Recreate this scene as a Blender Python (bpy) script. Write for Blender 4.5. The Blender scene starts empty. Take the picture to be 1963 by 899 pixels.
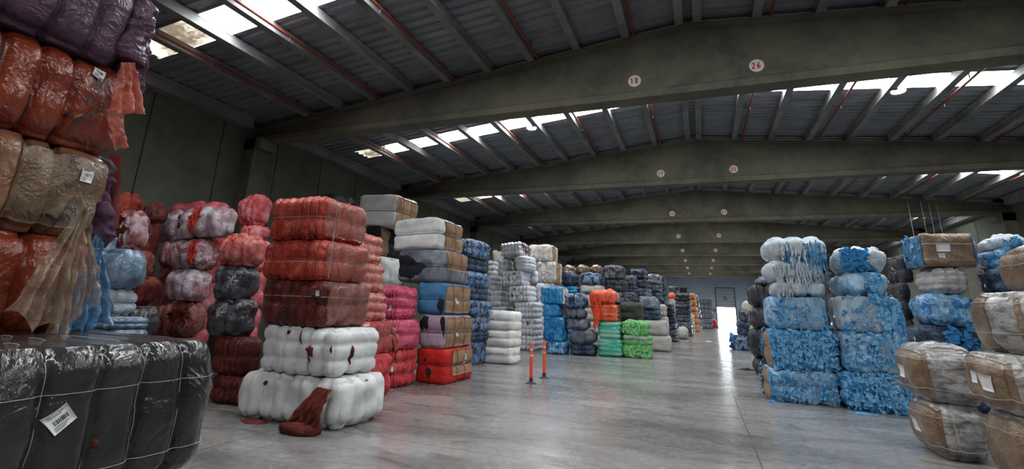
import bpy, math, random
import numpy as np
from mathutils import Matrix, Vector
from math import sin, cos, pi, radians
SC = bpy.context.scene; COL = SC.collection
# ------------------------------------------------------------------ camera
YAW, PITCH, ROLL, F, PX, PY, H = -.3924, .2772, .0384, 961.25, 941.07, 315.76, 1.7
def cam_rot():
    fwd = np.array([sin(YAW)*cos(PITCH), cos(YAW)*cos(PITCH), sin(PITCH)])
    r = np.cross(fwd, [0, 0, 1]); r /= np.linalg.norm(r); u = np.cross(r, fwd)
    c, s = cos(ROLL), sin(ROLL)
    return np.array([c*r+s*u, -s*r+c*u, -fwd]).T
RC = cam_rot()
cd = bpy.data.cameras.new('camera'); cam = bpy.data.objects.new('camera', cd); COL.objects.link(cam)
m = Matrix(RC.tolist()).to_4x4(); m.translation = (0, 0, H); cam.matrix_world = m
cd.sensor_width = 36; cd.lens = F/1963*36; cd.clip_start = .05; cd.clip_end = 500
cd.shift_x = (981.5-PX)/1963; cd.shift_y = -(449.5-PY)/1963
SC.camera = cam
# ------------------------------------------------------------------ light and exposure
SKYLIGHT = 23.0; LAMP = 260.0
SC.view_settings.view_transform = 'Standard'; SC.view_settings.look = 'None'
SC.view_settings.gamma = 1; SC.view_settings.use_curve_mapping = False
SC.view_settings.exposure = 0.0
W = bpy.data.worlds.new('sky'); SC.world = W; W.use_nodes = True
W.node_tree.nodes['Background'].inputs[0].default_value = (.93, .97, 1, 1)
W.node_tree.nodes['Background'].inputs[1].default_value = 22.0

def ray(px, py): return RC @ np.array([px-PX, -(py-PY), -F])
def aty(px, py, Y):
    r = ray(px, py); return r*(Y/r[1]) + [0, 0, H]
def atx(px, py, X):
    r = ray(px, py); return r*(X/r[0]) + [0, 0, H]

# ------------------------------------------------------------------ numpy perlin noise
_r = np.random.RandomState(7); _P = _r.permutation(256); _P = np.concatenate([_P, _P, _P])
_G = _r.normal(size=(256, 3)); _G /= np.linalg.norm(_G, axis=1)[:, None]
def pn(p):
    i = np.floor(p).astype(int); f = p-i; i &= 255; u = f*f*f*(f*(f*6-15)+10); out = 0
    for dx in (0, 1):
        for dy in (0, 1):
            for dz in (0, 1):
                g = _G[_P[_P[_P[(i[:, 0]+dx) & 255]+((i[:, 1]+dy) & 255)]+((i[:, 2]+dz) & 255)] & 255]
                w = (u[:, 0] if dx else 1-u[:, 0])*(u[:, 1] if dy else 1-u[:, 1])*(u[:, 2] if dz else 1-u[:, 2])
                out = out + w*((f-[dx, dy, dz])*g).sum(1)
    return out

# ------------------------------------------------------------------ materials
MATS = {}
def nt(name):
    m = bpy.data.materials.new(name); m.use_nodes = True
    t = m.node_tree; b = t.nodes['Principled BSDF']; return m, t, b
def node(t, typ, **k):
    n = t.nodes.new(typ)
    for a, v in k.items():
        if a.startswith('i_'):
            key = a[2:]; key = int(key) if key.isdigit() else key.replace('_', ' ')
            n.inputs[key].default_value = v
        else: setattr(n, a, v)
    return n
def ramp(t, fac, stops):
    r = t.nodes.new('ShaderNodeValToRGB'); t.links.new(fac, r.inputs[0]); e = r.color_ramp.elements
    while len(e) < len(stops): e.new(.5)
    for el, (p, c) in zip(e, stops): el.position = p; el.color = (*c, 1)
    return r.outputs[0]
def coords(t, scale=(1, 1, 1), rand=True):
    tc = node(t, 'ShaderNodeTexCoord'); mp = node(t, 'ShaderNodeMapping'); mp.inputs['Scale'].default_value = scale
    t.links.new(tc.outputs['Object'], mp.inputs[0])
    w = None
    if rand:
        oi = node(t, 'ShaderNodeObjectInfo'); mu = node(t, 'ShaderNodeMath', operation='MULTIPLY'); mu.inputs[1].default_value = 40
        t.links.new(oi.outputs['Random'], mu.inputs[0]); w = mu.outputs[0]
    return mp.outputs[0], w
def noise(t, vec, w, scale, detail=3, rough=.55, dist=0):
    n = node(t, 'ShaderNodeTexNoise', noise_dimensions='4D' if w else '3D')
    n.inputs['Scale'].default_value = scale; n.inputs['Detail'].default_value = detail
    n.inputs['Roughness'].default_value = rough; n.inputs['Distortion'].default_value = dist
    t.links.new(vec, n.inputs['Vector'])
    if w: t.links.new(w, n.inputs['W'])
    return n.outputs[0]
def bumpn(t, b, h, dist, strength=1., prev=None):
    n = node(t, 'ShaderNodeBump'); n.inputs['Distance'].default_value = dist; n.inputs['Strength'].default_value = strength
    t.links.new(h, n.inputs['Height'])
    if prev: t.links.new(prev, n.inputs['Normal'])
    t.links.new(n.outputs[0], b.inputs['Normal']); return n.outputs[0]
def bmat(name, cols, scale=3., rough=.85, coat=0., spec=.3, bump=.012, bscale=14., stretch=(1, 1, 1), dist=.6, sharp=False):
    """textile / film: colour patches by noise, wrinkles by bump, optional glossy film coat"""
    if name in MATS: return MATS[name]
    m, t, b = nt(name); v, w = coords(t, stretch)
    n = noise(t, v, w, scale, 5, .6, dist)
    k = len(cols); lo, hi = (.40, .60) if sharp else (.3, .7)
    st = [(lo+(hi-lo)*i/max(1, k-1), c) for i, c in enumerate(cols)]
    t.links.new(ramp(t, n, st), b.inputs['Base Color'])
    b.inputs['Roughness'].default_value = rough; b.inputs['Specular IOR Level'].default_value = spec
    b.inputs['Coat Weight'].default_value = coat; b.inputs['Coat Roughness'].default_value = .055
    if coat: spec *= .5; b.inputs['Specular IOR Level'].default_value = spec
    v2, w2 = coords(t, (1, 1, 1)); h = noise(t, v2, w2, bscale, 4, .6, 1.5 if coat else .3)
    pv = bumpn(t, b, h, bump)
    if coat:
        vo = noise(t, v2, w2, bscale*.35, 2, .5, 3.)
        sb = node(t, 'ShaderNodeMath', operation='SUBTRACT'); sb.inputs[1].default_value = .5; t.links.new(vo, sb.inputs[0])
        ab = node(t, 'ShaderNodeMath', operation='ABSOLUTE'); t.links.new(sb.outputs[0], ab.inputs[0])
        pv = bumpn(t, b, ab.outputs[0], bump*3.6, 1., pv)
        v3, w3 = coords(t, (1, 1, .35)); fn = noise(t, v3, w3, bscale*2.6, 3, .6, 4.); pv = bumpn(t, b, fn, bump*.3, 1., pv)
        t.links.new(pv, b.inputs['Coat Normal'])
    MATS[name] = m; return m
def plain(name, col, rough=.6, metal=0., emit=0., ecol=None, bump=0):
    if name in MATS: return MATS[name]
    m, t, b = nt(name); b.inputs['Base Color'].default_value = (*col, 1); b.inputs['Roughness'].default_value = rough
    b.inputs['Metallic'].default_value = metal
    if emit: b.inputs['Emission Color'].default_value = (*(ecol or col), 1); b.inputs['Emission Strength'].default_value = emit
    if bump:
        v, w = coords(t); bumpn(t, b, noise(t, v, w, 30), bump)
    MATS[name] = m; return m
def filmmat(name, col, alpha=.5, rough=.15):
    if name in MATS: return MATS[name]
    m, t, b = nt(name); v, w = coords(t)
    b.inputs['Base Color'].default_value = (*col, 1); b.inputs['Roughness'].default_value = rough
    b.inputs['Specular IOR Level'].default_value = .9
    b.inputs['Coat Weight'].default_value = .6; b.inputs['Coat Roughness'].default_value = .08
    h = noise(t, v, w, 9, 5, .65, 2.); bumpn(t, b, h, .03)
    n = noise(t, v, w, 5, 4, .6, 1.)
    mr = node(t, 'ShaderNodeMapRange'); t.links.new(n, mr.inputs[0])
    mr.inputs[1].default_value = .35; mr.inputs[2].default_value = .65; mr.inputs[3].default_value = alpha-.2; mr.inputs[4].default_value = min(1, alpha+.25)
    t.links.new(mr.outputs[0], b.inputs['Alpha'])
    MATS[name] = m; return m

def concrete(name, c1, c2, rough=.85, sc=1.2, bump=.004, st=(1, 1, 1)):
    m, t, b = nt(name); v, w = coords(t, st, False)
    a = noise(t, v, None, sc, 6, .65, .4); c = noise(t, v, None, sc*9, 4, .6)
    mx = node(t, 'ShaderNodeMath', operation='MULTIPLY_ADD'); t.links.new(c, mx.inputs[0]); mx.inputs[1].default_value = .3
    t.links.new(a, mx.inputs[2])
    t.links.new(ramp(t, mx.outputs[0], [(.5, c1), (.8, c2)]), b.inputs['Base Color'])
    b.inputs['Roughness'].default_value = rough; bumpn(t, b, c, bump); return m
def floormat():
    m, t, b = nt('polished_concrete_floor'); v, w = coords(t, (1, 1, 1), False)
    vs, _ = coords(t, (.5, 1.3, 1), False)
    big = noise(t, vs, None, .5, 6, .62, .8); st = noise(t, vs, None, 1.6, 7, .7, 1.2); fine = noise(t, v, None, 9, 6, .7, .3)
    base = ramp(t, big, [(.3, (.11, .108, .105)), (.5, (.235, .227, .218)), (.66, (.345, .332, .318))])
    # dark scuffs
    mr = node(t, 'ShaderNodeMapRange'); t.links.new(st, mr.inputs[0]); mr.inputs[1].default_value = .51; mr.inputs[2].default_value = .64
    mr.inputs[3].default_value = 0; mr.inputs[4].default_value = .8
    mix = node(t, 'ShaderNodeMix', data_type='RGBA'); t.links.new(mr.outputs[0], mix.inputs[0]); t.links.new(base, mix.inputs[6]); mix.inputs[7].default_value = (.085, .088, .095, 1)
    mr2 = node(t, 'ShaderNodeMapRange'); t.links.new(fine, mr2.inputs[0]); mr2.inputs[1].default_value = .35; mr2.inputs[2].default_value = .7
    mr2.inputs[3].default_value = .72; mr2.inputs[4].default_value = 1.12
    mul = node(t, 'ShaderNodeMix', data_type='RGBA', blend_type='MULTIPLY'); mul.inputs[0].default_value = 1
    t.links.new(mix.outputs[2], mul.inputs[6])
    cb = node(t, 'ShaderNodeCombineColor')
    for i in range(3): t.links.new(mr2.outputs[0], cb.inputs[i])
    t.links.new(cb.outputs[0], mul.inputs[7])
    # saw-cut joints, X = .54 and across every 8 m
    tc = node(t, 'ShaderNodeTexCoord'); sx = node(t, 'ShaderNodeSeparateXYZ'); t.links.new(tc.outputs['Object'], sx.inputs[0])
    def line(out, off, period, wdt):
        a = node(t, 'ShaderNodeMath', operation='ADD'); t.links.new(out, a.inputs[0]); a.inputs[1].default_value = off+period*40
        mo = node(t, 'ShaderNodeMath', operation='MODULO'); t.links.new(a.outputs[0], mo.inputs[0]); mo.inputs[1].default_value = period
        lt = node(t, 'ShaderNodeMath', operation='LESS_THAN'); t.links.new(mo.outputs[0], lt.inputs[0]); lt.inputs[1].default_value = wdt
        return lt.outputs[0]
    l1 = line(sx.outputs[0], -.54, 6., .014); l2 = line(sx.outputs[1], -6.3, 8., .010)
    mxx = node(t, 'ShaderNodeMath', operation='MAXIMUM'); t.links.new(l1, mxx.inputs[0]); t.links.new(l2, mxx.inputs[1])
    fin = node(t, 'ShaderNodeMix', data_type='RGBA'); t.links.new(mxx.outputs[0], fin.inputs[0]); t.links.new(mul.outputs[2], fin.inputs[6]); fin.inputs[7].default_value = (.05, .05, .055, 1)
    t.links.new(fin.outputs[2], b.inputs['Base Color'])
    mr3 = node(t, 'ShaderNodeMapRange'); t.links.new(st, mr3.inputs[0]); mr3.inputs[1].default_value = .3; mr3.inputs[2].default_value = .7
    mr3.inputs[3].default_value = .13; mr3.inputs[4].default_value = .34; t.links.new(mr3.outputs[0], b.inputs['Roughness'])
    b.inputs['Specular IOR Level'].default_value = .5; bumpn(t, b, fine, .0012); return m
def skylightmat():
    m, t, b = nt('daylit_skylight_sheet'); v, w = coords(t, (1, 1, 1), False)
    n = noise(t, v, None, .45, 4, .6, .5); n2 = noise(t, v, None, 5, 4, .6, 1)
    mx = node(t, 'ShaderNodeMath', operation='MULTIPLY_ADD'); t.links.new(n2, mx.inputs[0]); mx.inputs[1].default_value = .35; t.links.new(n, mx.inputs[2])
    # grime on the sheets next to the eaves
    tc = node(t, 'ShaderNodeTexCoord'); sx = node(t, 'ShaderNodeSeparateXYZ'); t.links.new(tc.outputs['Object'], sx.inputs[0])
    ed = node(t, 'ShaderNodeMapRange'); t.links.new(sx.outputs[0], ed.inputs[0]); ed.inputs[1].default_value = -10.3; ed.inputs[2].default_value = -8.0; ed.inputs[3].default_value = -.26; ed.inputs[4].default_value = .12
    ad = node(t, 'ShaderNodeMath', operation='ADD'); t.links.new(mx.outputs[0], ad.inputs[0]); t.links.new(ed.outputs[0], ad.inputs[1])
    c = ramp(t, ad.outputs[0], [(.40, (.010, .008, .005)), (.52, (.050, .045, .036)), (.60, (.30, .29, .27)), (.68, (.95, .975, 1.0))])
    t.links.new(c, b.inputs['Emission Color']); b.inputs['Emission Strength'].default_value = SKYLIGHT
    b.inputs['Base Color'].default_value = (.6, .6, .55, 1); return m

# ------------------------------------------------------------------ object helpers
def link(name, verts, faces, mat=None, parent=None, smooth=False):
    me = bpy.data.meshes.new(name)
    v = np.asarray(verts, dtype=float).tolist() if len(verts) else []
    f = faces.tolist() if isinstance(faces, np.ndarray) else faces
    me.from_pydata(v, [], f); me.update()
    if smooth: me.polygons.foreach_set('use_smooth', [True]*len(me.polygons))
    mats = mat if isinstance(mat, (list, tuple)) else [mat]
    for x in mats:
        if x: me.materials.append(x)
    o = bpy.data.objects.new(name, me); COL.objects.link(o)
    if parent: o.parent = parent
    return o
def tag(o, label, cat, group=None, kind=None):
    if label: o['label'] = label
    if cat: o['category'] = cat
    if group: o['group'] = group
    if kind: o['kind'] = kind
    return o
def struct(o): o['kind'] = 'structure'; return o
class MB:
    def __init__(s): s.v = []; s.f = []
    def box(s, x0, x1, y0, y1, z0, z1):
        n = len(s.v); s.v += [(x, y, z) for z in (z0, z1) for y in (y0, y1) for x in (x0, x1)]
        s.f += [[n+i for i in q] for q in ((0, 2, 3, 1), (4, 5, 7, 6), (0, 1, 5, 4), (2, 6, 7, 3), (0, 4, 6, 2), (1, 3, 7, 5))]
        return s
    def prism(s, poly, fn):            # poly: 2D ring; fn(p,k) -> 3D for k 0/1
        n = len(s.v); k = len(poly); s.v += [fn(p, 0) for p in poly]+[fn(p, 1) for p in poly]
        s.f += [[n+i, n+(i+1) % k, n+k+(i+1) % k, n+k+i] for i in range(k)]
        s.f += [[n+i for i in reversed(range(k))], [n+k+i for i in range(k)]]; return s
    def tube(s, pts, r, seg=6, closed=False):
        pts = np.asarray(pts, float); k = len(pts); n = len(s.v)
        d = np.roll(pts, -1, 0)-np.roll(pts, 1, 0) if closed else np.gradient(pts, axis=0)
        d /= np.maximum(np.linalg.norm(d, axis=1), 1e-9)[:, None]
        up = np.tile([0., 0, 1], (k, 1)); up[np.abs(d[:, 2]) > .9] = [0, 1, 0]
        if closed: # stable frame for loops
            c = pts.mean(0); up = pts-c
        a = np.cross(d, up); a /= np.maximum(np.linalg.norm(a, axis=1), 1e-9)[:, None]; b = np.cross(d, a)
        for i in range(k):
            for j in range(seg):
                th = 2*pi*j/seg; s.v.append(tuple(pts[i]+r*(cos(th)*a[i]+sin(th)*b[i])))
        for i in range(k if closed else k-1):
            for j in range(seg):
                i2 = (i+1) % k; s.f.append([n+i*seg+j, n+i*seg+(j+1) % seg, n+i2*seg+(j+1) % seg, n+i2*seg+j])
        if not closed: s.f += [[n+j for j in reversed(range(seg))], [n+(k-1)*seg+j for j in range(seg)]]
        return s
    def lathe(s, prof, cx=0, cy=0, seg=20):
        n = len(s.v)
        for r, z in prof:
            for j in range(seg): s.v.append((cx+r*cos(2*pi*j/seg), cy+r*sin(2*pi*j/seg), z))
        for i in range(len(prof)-1):
            for j in range(seg): s.f.append([n+i*seg+j, n+i*seg+(j+1) % seg, n+(i+1)*seg+(j+1) % seg, n+(i+1)*seg+j])
        s.f += [[n+j for j in reversed(range(seg))], [n+(len(prof)-1)*seg+j for j in range(seg)]]
        return s
    def build(s, name, mat, parent=None, smooth=False): return link(name, s.v, s.f, mat, parent, smooth)

# hand-painted strokes, unit box
STROKES = {'0': [[(.5, 1), (.15, .75), (.1, .3), (.4, 0), (.8, .2), (.85, .7), (.5, 1)]], '1': [[(.25, .75), (.55, 1), (.5, 0)]],
 '2': [[(.1, .75), (.4, 1), (.8, .8), (.6, .45), (.1, 0), (.9, .08)]], '3': [[(.1, .9), (.6, 1), (.75, .75), (.35, .55), (.8, .35), (.6, 0), (.1, .1)]],
 '4': [[(.6, 1), (.1, .4), (.9, .4)], [(.7, .7), (.65, 0)]], '5': [[(.85, 1), (.25, .95), (.2, .55), (.7, .6), (.8, .25), (.5, 0), (.1, .1)]],
 '6': [[(.75, 1), (.3, .7), (.15, .3), (.4, 0), (.8, .2), (.7, .5), (.2, .4)]], '7': [[(.1, .95), (.85, 1), (.45, 0)], [(.3, .5), (.75, .52)]],
 '8': [[(.5, .55), (.2, .8), (.5, 1), (.8, .8), (.5, .55), (.15, .25), (.5, 0), (.85, .25), (.5, .55)]], '9': [[(.8, .65), (.4, .5), (.15, .8), (.5, 1), (.8, .8), (.75, .4), (.5, 0)]],
 'B': [[(.2, 0), (.2, 1)], [(.2, 1), (.7, .85), (.25, .55), (.8, .3), (.2, 0)]], 'I': [[(.5, 0), (.5, 1)]], 'O': [[(.5, 1), (.1, .5), (.5, 0), (.9, .5), (.5, 1)]],
 'M': [[(.1, 0), (.2, 1), (.5, .4), (.8, 1), (.9, 0)]], '/': [[(0, 0), (1, 1)]], '-': [[(0, .5), (1, .55)]]}
def strokes(text, w, h, th, gap=1.25):
    """polylines -> flat ribbon quads in 2D, centred"""
    V, Fc = [], []; x = -w*gap*len(text)/2
    for ch in text:
        for pl in STROKES.get(ch, []):
            P = np.array(pl, float); Q = []
            for i in range(len(P)-1):
                for k in range(4): Q.append(P[i]+(P[i+1]-P[i])*k/4)
            Q.append(P[-1]); Q = np.array(Q)*[w, h]+[x, -h/2]
            for _ in range(2): Q[1:-1] = (Q[:-2]+2*Q[1:-1]+Q[2:])/4
            d = np.gradient(Q, axis=0); d /= np.maximum(np.linalg.norm(d, axis=1), 1e-9)[:, None]
            nrm = np.stack([-d[:, 1], d[:, 0]], 1)*th/2; n = len(V)
            for q, s in zip(Q, nrm): V += [q+s, q-s]
            Fc += [[n+2*i, n+2*i+1, n+2*i+3, n+2*i+2] for i in range(len(Q)-1)]
        x += w*gap
    return np.array(V), Fc

# ================================================================== THE BUILDING
M_beam = concrete('olive_precast_concrete', (.065, .062, .047), (.135, .128, .092), .8, .7)
M_purl = concrete('grey_purlin_concrete', (.12, .128, .13), (.22, .225, .22), .8, 1.3)
M_wall = concrete('grey_green_wall_panel', (.075, .08, .064), (.13, .136, .108), .85, .5)
M_roof = concrete('galvanised_roof_sheet', (.13, .148, .17), (.225, .245, .27), .5, .8, .001, (1, 3, 1))
M_farw = concrete('blue_grey_metal_cladding', (.44, .56, .70), (.58, .68, .80), .5, .4, .001)
XR = .17
def zroof(x): return 7.93-.1*abs(x-XR)
YB, YF, XW = -13.7, 82.3, 11.9
struct(link('floor', [(-12.3, YB-.3, 0), (12.3, YB-.3, 0), (12.3, YF+.1, 0), (-12.3, YF+.1, 0), (-12.3, YB-.3, -.25), (12.3, YB-.3, -.25), (12.3, YF+.1, -.25), (-12.3, YF+.1, -.25)],
     [(0, 1, 2, 3), (7, 6, 5, 4), (0, 4, 5, 1), (1, 5, 6, 2), (2, 6, 7, 3), (3, 7, 4, 0)], floormat()))
struct(MB().box(-60, 60, YF+.1, YF+90, -.25, -.02).build('ground_outside', concrete('pale_yard_concrete', (.5, .5, .5), (.6, .6, .58))))
for s, nm in ((-1, 'wall_left'), (1, 'wall_right')):
    b = MB(); y = -14.68
    while y < YF:
        b.box(*sorted((s*XW, s*(XW+.2))), y+.02, y+1.98, 0, 7.4); y += 2
    b.box(*sorted((s*(XW+.05), s*(XW+.25))), YB-.3, YF+.3, 0, 7.6); struct(b.build(nm, M_wall))
bays = [2.34+8*i for i in range(-2, 10)]
# eave beams, pillars
for s in (-1, 1):
    for i, y in enumerate(bays[:-1]):
        struct(MB().box(*sorted((s*(XW-.28), s*XW)), y+.3, y+7.7, 6.43, 6.74).box(*sorted((s*(XW-.34), s*XW)), y+.3, y+7.7, 6.66, 6.74).build('eave_beam', M_purl))
    for y in bays[1:-1]:
        b = MB(); b.box(*sorted((s*(XW-.42), s*XW)), y-.28, y+.28, 0, 6.12)
        b.box(*sorted((s*(XW-.62), s*XW)), y-.28, y+.28, 5.8, 6.12); struct(b.build('pillar', M_beam))
# gable beams with numbered discs
M_disc = plain('white_paint', (.62, .6, .56), .7); M_num = plain('red_marker_paint', (.45, .035, .02), .7)
def beam(y, left, right):
    b = MB()
    def top(x): return 7.71-.1*abs(x-XR)
    X = [-11.75, XR, 11.75]
    def sect(yh, zlo, zhi, y0=None):
        prof = [(x, zlo(x)) for x in (X[0], XR, X[-1])]+[(x, zhi(x)) for x in (X[-1], XR, X[0])]
        yc = y+.18
        b.prism(prof, lambda p, k: (p[0], yc-yh if k == 0 else yc+yh, p[1]))
    sect(.13, lambda x: 6.28, lambda x: top(x)-.09); sect(.22, lambda x: 6.12, lambda x: 6.27)
    sect(.24, lambda x: top(x)-.10, top)
    # flared underside of the lower flange
    b.prism([(.13, 6.34), (-.13, 6.34), (-.22, 6.27), (.22, 6.27)], lambda p, k: (X[0] if k == 0 else X[-1], y+.18+p[0], p[1]))
    o = struct(b.build('roof_beam', M_beam))
    for x, txt in ((-.99, left), (1.38, right)):
        ring = [(x+.135*cos(a*2*pi/28), y+.045, 6.56+.135*sin(a*2*pi/28)) for a in range(28)]
        v = ring+[(p[0], y+.052, p[2]) for p in ring]
        d = link('number_disc', v, [list(range(28))]+[[i, (i+1) % 28, 28+(i+1) % 28, 28+i] for i in range(28)], M_disc, o)
        P, fc = strokes(txt, .072, .13, .026); P = [(x+p[0]*1.05, y+.041, 6.56+p[1]) for p in P]
        n = link('painted_number', P, [q[::-1] for q in fc], M_num, d)
for i, y in enumerate(bays[1:-1]):
    k = i-2   # beam at 10.34 is k=0
    beam(y, str(18-k), str(26-k))
# purlins
PXS = [XR-.18, XR+.18]+[XR+s*(1.3+1.1*j) for s in (-1, 1) for j in range(9)]
for i, y in enumerate(bays[:-1]):
    for x in PXS:
        zb = 7.71-.1*abs(x-XR); zt = zroof(x)-.015; w = .085
        b = MB(); b.prism([(-w, zb), (w, zb), (w*.8, zb+.07), (w*.8, zt-.05), (w, zt), (-w, zt), (-w*.8, zt-.05), (-w*.8, zb+.07)], lambda p, k: (x+p[0], y+.02 if k == 0 else y+7.98, p[1]))
        struct(b.build('roof_purlin', M_purl))
# corrugated roof and skylight strips
SKYC = [y+3.9 for y in bays[1:-1]]
def corr(y0, y1, x0, x1, lift=0.):
    ys = []; y = y0; n = max(1, round((y1-y0)/.266)); p = (y1-y0)/n
    prof = []
    for i in range(n): prof += [(y0+i*p, 0), (y0+(i+.28)*p, 0), (y0+(i+.4)*p, .045), (y0+(i+.78)*p, .045), (y0+(i+.9)*p, 0)]
    prof.append((y1, 0)); V = []
    for (yy, dz) in prof: V += [(x0, yy, zroof(x0)+dz+lift), (x1, yy, zroof(x1)+dz+lift)]
    return V, [[2*i, 2*i+1, 2*i+3, 2*i+2] for i in range(len(prof)-1)]
V, Fc = [], []
edges = [YB-.2]+[e for c in SKYC for e in (c-.4, c+.4)]+[YF+.3]
for a, bb in zip(edges[::2], edges[1::2]):
    for x0, x1 in ((-12.2, XR), (XR, 12.2)):
        v, f = corr(a, bb, x0, x1); n = len(V); V += v; Fc += [[n+i for i in q] for q in f]
for c in SKYC:        # opaque ends of the strips over the eaves
    for x0, x1 in ((-12.2, -10.95), (10.95, 12.2)):
        v, f = corr(c-.4, c+.4, x0, x1); n = len(V); V += v; Fc += [[n+i for i in q] for q in f]
struct(link('ceiling', V, Fc, M_roof))
M_sky = skylightmat(); wn = 1
for c in SKYC:
    for x0, x1 in ((-10.95, XR), (XR, 10.95)):
        v, f = corr(c-.4, c+.4, x0, x1, .004); struct(link('window_%d' % wn, v, f, M_sky)); wn += 1
# back wall behind the camera, far wall with roller door
gab = lambda b, y0, y1, x0, x1, zb: b.prism([(x0, zb), (x1, zb), (x1, zroof(x1)-.02)]+([(XR, zroof(XR)-.02)] if x0 < XR < x1 else [])+[(x0, zroof(x0)-.02)], lambda p, k: (p[0], y0 if k == 0 else y1, p[1]))
b = MB(); gab(b, YB-.25, YB, -12.2, 12.2, 0); struct(b.build('wall_back', M_wall))
DX0, DX1, DZ = 2.22, 4.62, 5.62
b = MB(); gab(b, YF, YF+.2, -12.2, DX0, 0); gab(b, YF, YF+.2, DX1, 12.2, 0); gab(b, YF, YF+.2, DX0, DX1, DZ)
x = -11.6
while x < 11.8:
    if not (DX0-.12 < x < DX1+.1): b.box(x, x+.1, YF-.05, YF, 0, 6.1)
    else: b.box(x, x+.1, YF-.05, YF, DZ+.1, 6.1)
    x += 1.0
struct(b.build('wall_far', M_farw))
M_trim = plain('dark_door_frame', (.10, .13, .17), .5)
struct(MB().box(DX0-.14, DX0, YF-.12, YF+.2, 0, DZ+.14).box(DX1, DX1+.14, YF-.12, YF+.2, 0, DZ+.14).box(DX0, DX1, YF-.12, YF+.2, DZ, DZ+.14).build('trim_1', M_trim))
M_shut = plain('pale_roller_shutter', (.50, .56, .64), .45)
d = struct(MB().box(DX0, DX1, YF+.04, YF+.1, 2.95, DZ).build('door_1', M_shut))
for k in range(5):
    MB().box(DX0, DX1, YF+.0, YF+.04, 3.3+k*.5, 3.36+k*.5).build('shutter_rib', M_trim if k == 9 else plain('grey_rib', (.26, .31, .37), .5), d)
ring = [(3.36+.13*cos(a*pi/8), YF+.0, 4.42+.13*sin(a*pi/8)) for a in range(16)]
link('round_sign', ring+[(p[0], YF+.035, p[2]) for p in ring], [list(range(16))]+[[i, (i+1) % 16, 16+(i+1) % 16, 16+i] for i in range(16)], plain('sign_blue', (.03, .22, .5), .5), d)
MB().box(3.1, 3.68, YF+.0, YF+.035, 4.0, 4.2).build('sign_plate', plain('sign_dark', (.06, .08, .10), .5), d)
b = MB()
for k, (x0, x1) in enumerate(((3.15, 3.23), (3.26, 3.30), (3.33, 3.42), (3.45, 3.50), (3.54, 3.62))): b.box(x0, x1, YF-.008, YF+.001, 4.05, 4.15)
b.build('sign_lettering', M_disc, d)
# small dark window over the shelves of the far wall
struct(MB().box(-2.9, -1.7, YF-.06, YF, 4.9, 5.6).build('window_30', plain('dark_glass', (.05, .07, .09), .2)))
# sprinkler pipes
M_pipe = plain('red_pipe_paint', (.20, .03, .018), .5)
for i, x in enumerate([XR+s*(1.12+2.19*j)+(.43 if s > 0 else 0) for s in (-1, 1) for j in range(5)]):
    z = zroof(x)-.21; b = MB().tube([(x, YB+.05, z), (x, YF-.1, z)], .03, 8)
    o = b.build('sprinkler_pipe', M_pipe)
    n = (i % 5); side = 'left' if i < 5 else 'right'
    tag(o, 'thin red sprinkler pipe under the %s roof slope, %s from the ridge' % (side, ('first', 'second', 'third', 'fourth', 'fifth')[n]), 'pipe', 'red sprinkler pipes under the roof')
    hb = MB()
    y = 1.5
    for k in range(5):
        y = 1.5+k*4.1
        h = MB().box(x-.012, x+.012, y-.012, y+.012, z, zroof(x)-.005).build('pipe_hanger', M_trim, o)
        s2 = MB().tube([(x, y+1.4, z-.02), (x, y+1.4, z-.11)], .014, 6).build('sprinkler_head', M_trim, o)

# highbay lamps
M_led = plain('lit_led_lens', (1, 1, 1), .3, 0, 30., (.75, .88, 1)); M_al = plain('cast_aluminium', (.35, .37, .4), .35, .8)
for i, c in enumerate(SKYC[1:]):
    for s in (-1, 1):
        x = XR+s*4.72; y = c-.0; zt = zroof(x); z = zt-.27
        r = bpy.data.objects.new('highbay_lamp', None); COL.objects.link(r); r.location = (x, y, z)
        side = 'left' if s < 0 else 'right'
        tag(r, 'round lit highbay lamp under the %s roof slope %s' % (side, ('over the near bales' if i == 0 else 'behind the %s numbered roof beam' % ('first', 'second', 'third', 'fourth', 'fifth', 'sixth', 'seventh', 'eighth', 'ninth')[i-1])), 'lamp', 'highbay lamps under the roof')
        MB().lathe([(.05, .16), (.09, .14), (.1, .05), (.16, .02), (.17, -.01), (.16, -.012)][::-1]).build('lamp_housing', M_al, r, False)
        MB().lathe([(.001, -.028), (.08, -.026), (.13, -.02), (.145, -.012)]).build('lamp_lens', M_led, r)
        MB().tube([(0, 0, .15), (0, 0, zt-z-.004)], .012).build('hanger_rod', M_al, r)

# ================================================================== BALES
def cube_surface(n):
    nx, ny, nz = n; pts, quads = [], []; off = 0
    for ax in range(3):
        a, b = [(1, 2), (2, 0), (0, 1)][ax]; na, nb = n[a], n[b]
        for side in (0, 1):
            ii, jj = np.meshgrid(np.arange(na+1), np.arange(nb+1), indexing='ij')
            g = np.zeros((na+1, nb+1, 3), int); g[..., a] = ii; g[..., b] = jj; g[..., ax] = side*n[ax]
            idx = np.arange((na+1)*(nb+1)).reshape(na+1, nb+1)+off
            q = np.stack([idx[:-1, :-1], idx[1:, :-1], idx[1:, 1:], idx[:-1, 1:]], -1).reshape(-1, 4)
            if side == 0: q = q[:, ::-1]
            pts.append(g.reshape(-1, 3)); quads.append(q); off += (na+1)*(nb+1)
    P = np.concatenate(pts); Q = np.concatenate(quads)
    key = P[:, 0]*1000003+P[:, 1]*1009+P[:, 2]
    _, first, inv = np.unique(key, return_index=True, return_inverse=True)
    return P[first]/np.array(n)*2.-1, inv.reshape(-1)[Q]
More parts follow.
